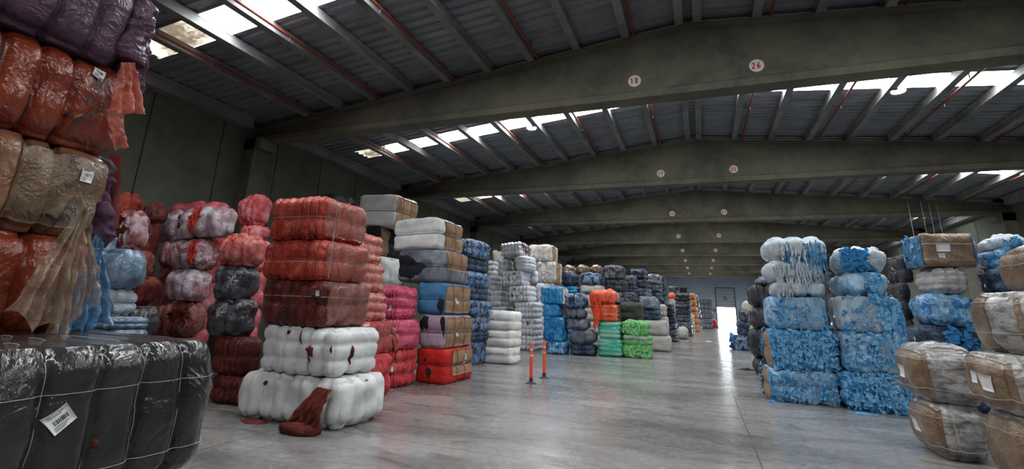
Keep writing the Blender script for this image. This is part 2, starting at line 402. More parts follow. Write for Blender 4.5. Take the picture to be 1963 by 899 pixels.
class Shape:
    """compressed bundle: rounded box with strap grooves, bulge and crumple; local origin at base centre"""
    def __init__(s, size, seed, r=.12, bulge=.03, g=(0, 0, 0), gd=.05, lump=.03, crump=.01, cf=7., sharp=3., taper=0., shear=(0, 0), flat=True, end=.35):
        s.flat = flat; s.end = end
        s.h = np.array(size)/2; s.seed = seed; s.r = min(r, min(s.h)*.8); s.bulge = bulge; s.g = g; s.gd = gd if hasattr(gd, '__len__') else (gd,)*3
        s.lump = lump; s.crump = crump; s.cf = cf; s.sharp = sharp; s.taper = taper; s.shear = shear
    def __call__(s, C, off=0.):
        C = np.atleast_2d(np.asarray(C, float)); h = s.h; p = C*h
        q = np.clip(p, -(h-s.r), h-s.r); d = p-q; L = np.maximum(np.linalg.norm(d, axis=1), 1e-9)[:, None]; n = d/L
        P = q+n*s.r
        a2 = 1-C*C
        P = P+n*s.bulge*np.clip((a2+.15).prod(1)/np.maximum(a2.min(1)+.15, .15), 0, 1)[:, None]
        sd = np.array([s.seed*1.7, s.seed*3.1, s.seed*.9])
        dis = s.lump*1.6*pn(C*1.6*h/.5+sd)
        for ax in range(3):
            k = s.g[ax]
            if k:
                t = (C[:, ax]+1)/2*k+.10*pn(P*2.5+sd+ax*7); fr = np.abs(2*(t-np.floor(t))-1)
                wgt = 1-np.abs(n[:, ax]); edge = 1 if True else 0
                inner = ((t > .35) & (t < k-s.end))
                dis = dis-s.gd[ax]*wgt*fr**s.sharp*np.where(inner, 1, np.where((t >= k-s.end) & (t < k-.35), 0, .4))
                # puffs vary between segments
                dis = dis+s.gd[ax]*.35*wgt*pn(np.stack([np.floor(t)*3.7+s.seed, C[:, (ax+1) % 3]*2, C[:, (ax+2) % 3]*2+.5], 1))
        c1 = pn(P*s.cf+sd); c2 = 1-np.abs(pn(P*s.cf*1.9+sd+9))*2
        dis = dis+s.crump*(c1*1.5+c2*.8)
        if s.crump > 0:
            c3 = 1-np.abs(pn(P*s.cf*3.7+sd+19))*2; dis = dis+s.crump*.35*c3
        P = P+n*(dis[:, None]+off)
        P[:, 2] = np.maximum(P[:, 2], -h[2]+ (off if off > 0 else 0)*0)   # flat resting underside
        if s.flat: P[:, 2] = np.minimum(P[:, 2], h[2]-.002+max(off, 0)*.5)
        P[:, 2] += h[2]
        z = P[:, 2]/(2*h[2]); P[:, 0] *= 1-s.taper*(z-.5); P[:, 0] += s.shear[0]*z; P[:, 1] += s.shear[1]*z
        return P
    def normal(s, C):
        p = np.atleast_2d(C)*s.h; q = np.clip(p, -(s.h-s.r), s.h-s.r); d = p-q
        return d/np.maximum(np.linalg.norm(d, axis=1), 1e-9)[:, None]
FACES = {'-y': lambda u, v: (u, -1+0*u, v), '+x': lambda u, v: (1+0*u, u, v), '-x': lambda u, v: (-1+0*u, -u, v), '+z': lambda u, v: (u, v, 1+0*u), '+y': lambda u, v: (-u, 1+0*u, v)}
HALF = {'-y': (0, 2), '+x': (1, 2), '-x': (1, 2), '+z': (0, 1), '+y': (0, 2)}
def fc(face, u, v): return np.stack(FACES[face](np.asarray(u, float), np.asarray(v, float)), -1).reshape(-1, 3)
def panel(sh, face, u0, u1, v0, v1, mat, name, parent, off=.012, n=(14, 10), rot=0., ragged=0.):
    """a sheet lying on the bale's surface (cardboard, film, a label)"""
    us, vs = np.meshgrid(np.linspace(-1, 1, n[0]), np.linspace(-1, 1, n[1]), indexing='ij')
    a, b = HALF[face]; ha, hb = sh.h[a], sh.h[b]
    du, dv = (u1-u0)/2, (v1-v0)/2; X = us*du*ha; Y = vs*dv*hb
    if ragged:
        j = pn(np.stack([us.ravel()*3, vs.ravel()*3, np.full(us.size, sh.seed*.7)], 1)).reshape(us.shape)
        X = X*(1+ragged*j); Y = Y*(1+ragged*j[::-1])
    c, s_ = cos(rot), sin(rot); U = (u0+u1)/2+(c*X-s_*Y)/ha; Vv = (v0+v1)/2+(s_*X+c*Y)/hb
    U = np.clip(U, -1, 1); Vv = np.clip(Vv, -1, 1)
    C = fc(face, U.ravel(), Vv.ravel()); P = sh(C, off); P2 = sh(C, off-.006)
    N = n[0]*n[1]; idx = np.arange(N).reshape(n); q = np.stack([idx[:-1, :-1], idx[1:, :-1], idx[1:, 1:], idx[:-1, 1:]], -1).reshape(-1, 4)
    q2 = q[:, ::-1]+N; ring = list(idx[:, 0])+list(idx[-1, 1:])+list(idx[:-1, -1][::-1])+list(idx[0, 1:-1][::-1])
    side = [[ring[i], ring[(i+1) % len(ring)], ring[(i+1) % len(ring)]+N, ring[i]+N] for i in range(len(ring))]
    return link(name, np.concatenate([P, P2]), [list(map(int, f)) for f in q]+[list(map(int, f)) for f in q2]+[list(map(int, f)) for f in side], mat, parent, True)
def wire(sh, axis, c, mat, parent, r=.005, off=.004, name='strap', n=20):
    """a strap loop around the bale in the plane 'axis = c'"""
    t = np.linspace(-1, 1, n, endpoint=False); o = np.ones(n)
    a, b = [k for k in range(3) if k != axis]; L = []
    for (x, y) in ((t, -o), (o, t), (-t, o), (-o, -t)):
        g = np.zeros((n, 3)); g[:, axis] = c; g[:, a] = x; g[:, b] = y; L.append(g)
    P = sh(np.concatenate(L), off)
    P[:, 2] = np.maximum(P[:, 2], r*.6)
    return MB().tube(P, r, 5, True).build(name, mat, parent, True)
M_label = plain('white_paper_label', (.72, .72, .72), .5); M_ink = plain('black_print', (.03, .03, .035), .6)
def paper(sh, face, u, v, w, h, parent, rot=0., ink=True, off=.016):
    a, b = HALF[face]; du, dv = w/2/sh.h[a], h/2/sh.h[b]
    o = panel(sh, face, u-du, u+du, v-dv, v+dv, M_label, 'paper_label', parent, off, (5, 5), rot); o['label'] = 'white printed label'
    if ink:
        V, Fq = [], []; rr = random.Random(int(abs(u*100+v*37)))
        def rect(x0, x1, y0, y1):
            n = len(V); c, s_ = cos(rot), sin(rot)
            for (x, y) in ((x0, y0), (x1, y0), (x1, y1), (x0, y1)):
                X, Y = x*w/2, y*h/2; V.append(((u+(c*X-s_*Y)/sh.h[a]), (v+(s_*X+c*Y)/sh.h[b])))
            Fq.append([n, n+1, n+2, n+3])
        x = -.6
        while x < .6:
            ww = rr.choice((.03, .06, .09)); rect(x, x+ww, -.18, .3); x += ww+rr.choice((.04, .07))
        for y in (.62, .78): rect(-.8, rr.uniform(.1, .7), y, y+.06)
        for y in (-.45, -.65, -.8): rect(-.8, rr.uniform(-.3, .5), y, y+.06)
        A = np.array(V); P = sh(fc(face, A[:, 0], A[:, 1]), off+.004); link('label_print', P, Fq, M_ink, o)
    return o
def writing(sh, face, u, v, text, w, h, th, parent, rot, mat=None, off=.02):
    P, f = strokes(text, w, h, th); c, s_ = cos(rot), sin(rot); a, b = HALF[face]
    U = u+(c*P[:, 0]-s_*P[:, 1])/sh.h[a]; V = v+(s_*P[:, 0]+c*P[:, 1])/sh.h[b]
    return link('marker_writing', sh(fc(face, U, V), off), f, mat or M_ink, parent)
def scraps(sh, face, n, size, mat, parent, seed, u=(-1, 1), v=(-1, 1), name='loose_scraps', out=.03):
    rr = np.random.RandomState(seed); V, Fq = [], []
    U = rr.uniform(*u, n); Vv = rr.uniform(*v, n); B = sh(fc(face, U, Vv), .0); N = sh.normal(fc(face, U, Vv))
    for i in range(n):
        t = rr.normal(size=3); t -= N[i]*(t@N[i])*.75; t /= np.linalg.norm(t); w = np.cross(N[i], t); w /= np.linalg.norm(w)+1e-9
        L = size*rr.uniform(.5, 1.3); Wd = L*rr.uniform(.35, .8); k = len(V); c = B[i]+N[i]*rr.uniform(.0, out)
        bend = rr.uniform(-.5, .9)*L; tw = rr.uniform(-.5, .5)
        for a in (-1, 0, 1):
            for b_ in (-1, 0, 1):
                V.append(c+t*a*L/2+w*b_*Wd/2*(1-.45*abs(a)*rr.rand())+N[i]*(bend*(a*a*.4+b_*b_*.25)*.5+tw*a*b_*L*.3+rr.uniform(0, .02)))
        for a in range(2):
            for b_ in range(2): q = k+a*3+b_; Fq.append([q, q+3, q+4, q+1])
    o = link(name, V, Fq, mat, parent, True); o['kind'] = 'stuff'; return o
def strips(sh, face, n, length, width, mat, parent, seed, u=(-1, 1), v=(.2, 1), name='hanging_rags', out=.04, floorz=None):
    """ragged ribbons hanging down the face"""
    rr = np.random.RandomState(seed); V, Fq = [], []; S = 12
    a, b = HALF[face]
    for i in range(n):
        u0 = rr.uniform(*u); v0 = rr.uniform(*v); L = length*rr.uniform(.35, 1.2); Wd = width*rr.uniform(.4, 1.3); k = len(V)
        s_ = np.linspace(0, 1, S)*L; vv = v0-s_/sh.h[b]; uu = np.clip(u0+.05*np.cumsum(rr.normal(size=S))/S, -1, 1)
        C = fc(face, uu, np.clip(vv, -1, 1)); P = sh(C, 0); N = sh.normal(C); N[:, 2] = 0; N /= np.maximum(np.linalg.norm(N, axis=1), .2)[:, None]
        T = np.cross(N, [0, 0, 1]); o = out*rr.uniform(.3, 1.4)
        Z0 = sh(fc(face, [u0], [v0]), 0)[0, 2]
        P[:, 2] = np.where(vv < -1, P[:, 2]+(vv+1)*sh.h[b], P[:, 2])
        # hang from the widest point passed so far
        d = (P*N).sum(1); d = np.maximum.accumulate(d); P = P+N*(d-(P*N).sum(1))[:, None]*.6
        P += N*(o+.012*np.sin(s_*rr.uniform(12, 25)+rr.rand()*6))[:, None]+T*(.02*np.sin(s_*rr.uniform(5, 14)+rr.rand()*6))[:, None]
        if floorz is not None: P[:, 2] = np.maximum(P[:, 2], floorz+.004+rr.uniform(0, .01))
        ph = rr.rand()*6
        for j in range(S):
            w2 = Wd*(1-.5*(j/S)**3)*(1+.3*sin(j*1.7+ph))/2; fold = .35*w2*sin(j*.9+ph)
            V += [P[j]+T[j]*w2+N[j]*fold, P[j]+N[j]*w2*.5, P[j]-T[j]*w2-N[j]*fold]
        for j in range(S-1):
            q = k+3*j; Fq += [[q, q+1, q+4, q+3], [q+1, q+2, q+5, q+4]]
    o = link(name, V, Fq, mat, parent, True); o['kind'] = 'stuff'; return o
def cloth(name, tl, tr, bl, br, mat, parent, folds=4, amp=.04, seed=1, n=(26, 30), jag=.05, push=(0, -1, 0), belly=0.):
    """a hanging sheet in world coordinates between four corners"""
    tl, tr, bl, br = map(np.array, (tl, tr, bl, br)); u, v = np.meshgrid(np.linspace(0, 1, n[0]), np.linspace(0, 1, n[1]), indexing='ij')
    u = u.ravel()[:, None]; v = v.ravel()[:, None]
    P = (tl*(1-u)+tr*u)*(1-v)+(bl*(1-u)+br*u)*v; pd = np.array(push, float)
    q = np.concatenate([u*3, v*3, 0*u+seed], 1)
    fol = np.sin(u*folds*2*pi+2.2*pn(q)[:, None]+seed)*amp*(.3+.7*v)+amp*1.2*pn(q*2.3+5)[:, None]+.3*amp*pn(q*7)[:, None]
    P = P+pd*(fol+belly*np.sin(pi*v)+amp)
    P = P+(br-bl)*.5*jag*pn(np.concatenate([u*0, v*4, u*0+seed+3], 1))[:, None]*2+(bl-tl)*jag*v*pn(np.concatenate([u*5, v*0, u*0+seed], 1))[:, None]*2
    idx = np.arange(n[0]*n[1]).reshape(n); f = np.stack([idx[:-1, :-1], idx[1:, :-1], idx[1:, 1:], idx[:-1, 1:]], -1).reshape(-1, 4)
    o = link(name, P, f, mat, None, True)
    if parent:
        bpy.context.view_layer.update(); o.parent = parent; o.matrix_parent_inverse = parent.matrix_world.inverted()
    return o

def blot(sh, face, u, v, w, h, mat, name, parent, off=.006, ragged=.7, seed=0):
    """an irregular patch (a torn hole showing the filling) on the surface"""
    rr = np.random.RandomState(int(abs(u*57+v*131)*10)+seed); n = 22; ph = rr.uniform(0, 6, 4); U, V = [], []
    for k in range(5):
        for j in range(n):
            a = 2*pi*j/n; q = 1+ragged*(.5*sin(a*2+ph[0])+.35*sin(3*a+ph[1])+.3*sin(5*a+ph[2])+.2*sin(8*a+ph[3]))*.6; t = k/4
            U.append(u+w*t*q*cos(a)); V.append(v+h*t*q*sin(a))
    C = fc(face, np.clip(U, -1, 1), np.clip(V, -1, 1)); P = sh(C, off); N = sh.normal(C)
    t = np.repeat(np.arange(5)/4, n); P += N*(.010*(1-t)*(1+pn(P*23)))[:, None]
    P[-n:] -= N[-n:]*(off+.004)
    return link(name, P, [[k*n+j, k*n+(j+1) % n, (k+1)*n+(j+1) % n, (k+1)*n+j] for k in range(4) for j in range(n)], mat, parent, True)
def clump(size, loc, mat, name, parent, seed=1, crump=.035, cell=.02, world=True):
    """a crumpled hank of cloth"""
    sh = Shape(size, seed, r=min(size)*.45, bulge=.02, lump=.10*min(1, min(size)*3), crump=crump, cf=8., sharp=3, flat=False)
    C, Q = cube_surface([max(8, int(a/cell)) for a in size]); P = sh(C)+np.array(loc)
    if world: P = P-np.array(parent.location)
    return link(name, P, Q, mat, parent, True)

# bale skins ------------------------------------------------------------------
S = {}
def skin(k, *a, **kw): S[k] = bmat(k, *a, **kw)
skin('white_fleece', [(.46, .47, .47), (.64, .65, .65), (.74, .74, .73)], 2.5, .9, bump=.006, bscale=20)
skin('clean_white', [(.60, .59, .57), (.76, .75, .73), (.80, .79, .77)], 2, .85, bump=.005)
skin('white_grid', [(.52, .54, .58), (.68, .70, .74), (.76, .77, .80)], 4, .85, bump=.012)
skin('cream', [(.40, .37, .31), (.58, .54, .47), (.62, .59, .54)], 4, .85, bump=.02, bscale=25)
skin('beige', [(.34, .32, .30), (.47, .45, .42)], 2, .9)
skin('red_film', [(.16, .012, .008), (.34, .028, .015), (.48, .08, .04)], 5, .45, .55, bump=.010, bscale=16)
skin('dark_red_film', [(.02, .004, .004), (.10, .012, .009), (.20, .035, .022)], 4, .5, .4, bump=.012)
skin('salmon', [(.26, .035, .03), (.46, .10, .085), (.60, .30, .27)], 6, .6, .4, bump=.01)
skin('rose', [(.34, .035, .045), (.60, .11, .13), (.72, .38, .38)], 4, .55, .4, bump=.01)
skin('soft_salmon', [(.34, .07, .06), (.56, .20, .17), (.66, .42, .37)], 5, .6, .3, bump=.01)
skin('magenta', [(.42, .03, .09), (.62, .08, .16), (.66, .22, .28)], 5, .6, .3, bump=.01, stretch=(.5, .5, 3))
skin('crimson', [(.34, .015, .025), (.55, .05, .06), (.62, .16, .15)], 5, .6, .3, bump=.012)
skin('pink_white_film', [(.16, .02, .02), (.34, .12, .13), (.50, .40, .44), (.26, .09, .12)], 2.6, .4, .7, bump=.012, sharp=True)
skin('white_pink_film', [(.26, .05, .06), (.42, .26, .30), (.60, .56, .61), (.36, .20, .26)], 3, .4, .7, bump=.01)
skin('brick_film', [(.05, .008, .006), (.18, .03, .018), (.32, .14, .12), (.10, .015, .01)], 3, .4, .6, bump=.014)
skin('charcoal_film', [(.014, .014, .018), (.032, .032, .04), (.08, .082, .095), (.022, .02, .025)], 3, .3, .9, .5, bump=.012, bscale=9)
skin('grey_film_front', [(.012, .012, .013), (.022, .021, .023), (.038, .036, .038)], 2, .5, 1., .2, bump=.006, bscale=8)
skin('blue_grey_film', [(.06, .10, .15), (.13, .21, .30), (.26, .36, .46)], 2.5, .3, .8, .5, bump=.010, bscale=9)
skin('pale_blue_rags', [(.30, .38, .46), (.46, .52, .58), (.55, .60, .65)], 4, .8, .2)
skin('orange_film', [(.12, .014, .006), (.20, .028, .010), (.27, .05, .018)], 2.5, .35, .75, .5, bump=.009, bscale=9)
skin('tan_film', [(.13, .05, .022), (.21, .09, .045), (.27, .14, .08)], 2, .4, .6, .4, bump=.008, bscale=8)
skin('purple_film', [(.05, .022, .045), (.10, .05, .085), (.15, .09, .13)], 2, .4, .5, bump=.01)
skin('navy_white', [(.012, .022, .05), (.03, .07, .16), (.28, .38, .50), (.05, .13, .27)], 5, .5, .5, bump=.02, sharp=True, stretch=(1, 1, .6))
skin('navy', [(.012, .018, .04), (.03, .05, .10), (.12, .17, .25)], 4, .6, .4, bump=.02)
skin('slate', [(.05, .06, .08), (.12, .14, .18), (.24, .27, .32)], 4, .5, .5, bump=.015)
skin('dark_grey', [(.018, .02, .025), (.06, .065, .08), (.18, .20, .23), (.04, .045, .055)], 3.5, .55, .4, bump=.02, sharp=True)
skin('black', [(.01, .01, .013), (.025, .026, .032), (.06, .065, .08)], 4, .5, .5, bump=.015)
skin('olive_black', [(.014, .015, .012), (.035, .037, .03), (.10, .10, .09)], 5, .7, bump=.02, stretch=(.5, .5, 2))
skin('bright_blue', [(.01, .12, .36), (.02, .28, .62), (.20, .50, .76)], 4, .4, .6, bump=.015)
skin('blue_film', [(.02, .12, .32), (.03, .26, .58), (.38, .58, .74), (.04, .24, .52)], 3, .35, .8, bump=.015, sharp=True)
skin('pale_blue_film', [(.03, .15, .34), (.12, .32, .55), (.42, .58, .72), (.16, .36, .58)], 4, .4, .65, bump=.014)
skin('milky_blue', [(.20, .36, .50), (.42, .52, .60), (.56, .60, .64), (.30, .44, .56)], 3.5, .4, .65, bump=.012)
skin('sky_rag', [(.01, .09, .26), (.045, .25, .52), (.22, .48, .72), (.09, .32, .59)], 8, .8, .1, bump=.02)
skin('green_film', [(.01, .24, .16), (.02, .42, .28), (.30, .60, .50), (.18, .52, .22)], 3, .4, .6, stretch=(.4, .4, 2), bump=.012)
skin('light_green', [(.08, .30, .10), (.20, .58, .20), (.40, .72, .36)], 9, .7, .3, bump=.03, bscale=22)
skin('orange_red', [(.62, .05, .02), (.85, .13, .05), (.80, .32, .22)], 5, .5, .3, bump=.015)
skin('brown_film', [(.12, .07, .04), (.26, .17, .10), (.40, .32, .22)], 4, .35, .8, bump=.015)
skin('orange_roll', [(.35, .12, .05), (.58, .25, .12), (.55, .38, .28)], 6, .6, .2, bump=.02)
skin('grey_knit', [(.20, .22, .25), (.34, .36, .40)], 5, .8)
skin('dove_rags', [(.30, .28, .28), (.44, .42, .41), (.52, .50, .50)], 3, .85, .1)
skin('denim_blue', [(.03, .12, .24), (.06, .20, .36)], 3, .8)
skin('wool_grey', [(.05, .06, .075), (.14, .16, .19), (.30, .32, .35)], 2.5, .9)
skin('tear_black', [(.008, .008, .012), (.018, .018, .022)], 5, .95)
skin('red_sheet', [(.45, .015, .01), (.62, .03, .02)], 2, .6, .2)
skin('lilac', [(.26, .17, .25), (.40, .30, .38)], 3, .8)
skin('cardboard', [(.19, .11, .06), (.30, .185, .11), (.35, .235, .15)], 2, .75, .15, bump=.004)
skin('cardboard_wrapped', [(.125, .074, .040), (.19, .12, .072), (.32, .25, .185)], 3, .4, .7, bump=.008)
skin('grey_clear_film', [(.07, .062, .055), (.17, .158, .145), (.36, .35, .345), (.15, .125, .10)], 4, .35, .9, bump=.006, bscale=9, stretch=(1, 1, 3))
skin('rust_rag', [(.05, .008, .004), (.13, .018, .009)], 6, .85); skin('red_rag', [(.42, .02, .015), (.62, .05, .03)], 6, .8)
skin('blue_rag', [(.02, .14, .36), (.04, .26, .55)], 6, .8); skin('orange_rag', [(.75, .06, .02), (.92, .12, .04)], 6, .7)
skin('white_rag', [(.5, .5, .52), (.66, .66, .68)], 6, .8); skin('purple_rag', [(.035, .012, .03), (.07, .03, .055)], 5, .8)
skin('pink_rag', [(.55, .10, .10), (.68, .22, .2)], 5, .7); skin('brown_stain', [(.05, .02, .012), (.13, .06, .04)], 6, .9); skin('green_rag', [(.12, .5, .14), (.35, .72, .35)], 9, .8)
M_wire = plain('pale_baling_twine', (.50, .50, .47), .6); M_dwire = plain('dark_baling_wire', (.03, .035, .05), .5); M_rwire = plain('red_baling_cord', (.5, .05, .03), .6)
F_clear = filmmat('clear_film', (.40, .30, .21), .44); F_orange = filmmat('orange_film_sheet', (.62, .12, .07), .72); F_blue = filmmat('blue_film_sheet', (.06, .24, .46), .72)
F_milk = filmmat('milky_film', (.30, .48, .64), .24); F_rose = filmmat('rosy_film', (.42, .16, .13), .24)

# groove presets: (gx, gy, gz), depth, radius, lump, crumple
PRE = {'grid': dict(g=(6, 4, 3), gd=(.07, .07, .07), r=.11, bulge=.02, lump=.025, crump=.008, sharp=3),
       'puff': dict(g=(4, 2, 0), gd=(.09, .07, 0), r=.20, bulge=.04, lump=.05, crump=.008, sharp=3.5),
       'film': dict(g=(6, 3, 2), gd=(.045, .045, .045), r=.12, bulge=.03, lump=.03, crump=.012, sharp=4),
       'sack': dict(g=(0, 0, 2), gd=(0, 0, .07), r=.10, bulge=.02, lump=.03, crump=.006, sharp=6),
       'soft': dict(g=(3, 2, 0), gd=(.05, .05, 0), r=.22, bulge=.05, lump=.06, crump=.012, sharp=3),
       'rag': dict(g=(4, 3, 2), gd=(.03, .03, .05), r=.10, bulge=.03, lump=.05, crump=.030, sharp=3, cf=6.),
       'wrap': dict(g=(3, 0, 0), gd=(.035, .03, 0), r=.22, bulge=.08, lump=.03, crump=.006, sharp=6),
       'plain': dict(g=(2, 2, 2), gd=(.02, .02, .03), r=.12, bulge=.03, lump=.03, crump=.01, sharp=4)}
SEED = [1]
def bale(x0, x1, y0, y1, z0, z1, sk, pre, label, group=None, cat='bale', name='textile_bale', rz=0., ry=0., rx=0., **over):
    SEED[0] += 1; size = (x1-x0, y1-y0, z1-z0); kw = dict(PRE[pre]); kw.update(over)
    sh = Shape(size, SEED[0], **kw)
    dist = max(2.5, math.hypot((x0+x1)/2, (y0+y1)/2)); cell = max(.012, dist*.0032)
    n = [int(min(150, max(10, s_/cell))) for s_ in size]
    if kw['g'][0]: n[0] = max(n[0], kw['g'][0]*6)
    if kw['g'][2]: n[2] = max(n[2], kw['g'][2]*6)
    C, Q = cube_surface(n); P = sh(C)
    o = link(name, P, Q, S[sk], None, True); o.location = ((x0+x1)/2, (y0+y1)/2, z0); o.rotation_euler = (radians(rx), radians(ry), radians(rz))
    tag(o, label, cat, group); return o, sh
ORD = ['topmost', 'second down', 'third down', 'fourth down', 'fifth down', 'sixth down', 'seventh down', 'eighth down']
def span(xl, xr, ym, Y, D):
    """silhouette px -> world X of a box with front at Y and depth D"""
    a = aty(xl, ym, Y)[0]; b_ = aty(xr, ym, Y+D)[0]; X1 = min(b_, aty(xr, ym, Y)[0]) if b_ < 0 else aty(xr, ym, Y)[0]
    X0 = a if a < 0 else aty(xl, ym, Y+D)[0]
    return X0, X1
def column(Y, D, rows, stack, fill=None, ground=None, kind='bales'):
    """rows top-down: (xl, xr, ytop, ybot, skin, preset, look, opts)"""
    out = []; zprev = None
    dims = []
    for (xl, xr, yt, yb, sk, pre, look, o) in rows:
        yy = o.get('Y', Y); dd = o.get('D', D); X0, X1 = span(xl, xr, (yt+yb)/2, yy, dd); xc = (xl+aty_px(X1, yy, (yt+yb)/2))/2
        z1, z0 = aty(xc, yt, yy)[2], aty(xc, yb, yy)[2]
        dims.append([X0, X1, z0, z1, yy, dd])
    for i in range(len(rows)-1):     # each bale rests on the one beneath
        if not rows[i][7].get('free'): dims[i][2] = dims[i+1][3]+.001
    lo = dims[-1][2]
    if ground is not None or lo < .25: dims[-1][2] = 0
    nb = len(rows); extra = 0
    if dims[-1][2] > 0: extra = max(1, round(dims[-1][2]/.7))
    tot = nb+extra
    for i, (d, r) in enumerate(zip(dims, rows)):
        o = dict(r[7]); pos = 'bottom' if (i == nb-1 and extra == 0) else ORD[i]
        lab = o.pop('lab', None) or ('%s, %s in the %s' % (r[6], pos, stack) if nb > 1 else '%s %s' % (r[6], stack))
        o.setdefault('flat', i > 0); post = o.pop('post', None); o.pop('Y', 0); o.pop('D', 0); o.pop('free', 0); zs = o.pop('zs', 0)
        ob, sh = bale(d[0], d[1], d[4], d[4]+d[5], d[2], d[3], r[4], r[5], lab, 'bales in the '+stack if nb > 1 else None, **o)
        if post: post(ob, sh)
        if len(lab.replace('-', ' ').split()) > 15: print('LONG', len(lab.replace('-', ' ').split()), lab)
        out.append((ob, sh))
    if extra:
        hz = dims[-1][2]/extra; d = dims[-1]
        for k in range(extra):
            w = rows[-1]
            bale(d[0]+.02, d[1]-.02, d[4]+.03, d[4]+d[5]-.02, k*hz+.001, (k+1)*hz, w[4], 'plain', 'mostly hidden %s low in the %s' % (fill or 'bale', stack), 'hidden bales low in the '+stack)
    return out
def aty_px(X, Y, ym):
    c = RC.T @ (np.array([X, Y, aty(1000, ym, Y)[2]-H])); return PX+F*c[0]/-c[2]
def W_(axis_list, mat=None, r=.005, off=.004):
    return axis_list, mat, r, off
def straps(ob, sh, xs=0, zs=(), ys=0, mat=None, r=.005, off=.003):
    mat = mat or M_wire
    gx = sh.g[0] or xs
    if xs:
        k = xs
        for j in range(1, k): wire(sh, 0, -1+2*j/k, mat, ob, r, off)
    if ys:
        for j in range(1, ys): wire(sh, 1, -1+2*j/ys, mat, ob, r, off)
    for z in zs: wire(sh, 2, z, mat, ob, r, off)
# ================================================================== LAYOUT
def R(xl, xr, yt, yb, sk, pre, look, **o): return (xl, xr, yt, yb, sk, pre, look, o)
def Z(ox, oy, s, l):      # zoomed-crop rectangle to photo pixels
    return [(ox+a*s, ox+b*s, oy+c*s, oy+d*s)+tuple(r) for (a, b, c, d, *r) in l]
# ---- the giant grey bale in the lower left corner and the one under it
def front_grey():
    o, sh = bale(-4.45, -3.16, .95, 2.80, .62, 1.41, 'grey_film_front', 'puff', 'large charcoal film-wrapped bale with twine and white label, lower left foreground', None,
                 g=(0, 7, 0), gd=(.0, .055, .05), r=.15, bulge=.035, lump=.035, crump=.005, cf=5., sharp=5)
    for j in range(1, 7): wire(sh, 1, -1+2*j/7, M_wire, o, .0015, .006, 'twine', 60)
    for z in (.42, -.62): wire(sh, 2, z, M_wire, o, .0015, .010, 'twine', 60)
    paper(sh, '+x', -.05, .12, .115, .10, o, radians(38), off=.012)
    blot(sh, '+x', .18, -.28, .025, .05, S['rust_rag'], 'torn_patch', o, .004)
    bale(-4.38, -3.22, .95, 2.62, 0, .60, 'grey_film_front', 'puff', 'charcoal film-wrapped bale lying on the floor beneath the large charcoal one', None, g=(0, 7, 0), gd=(0, .05, 0), r=.17, bulge=.03, lump=.02, crump=.004, sharp=5)
front_grey()
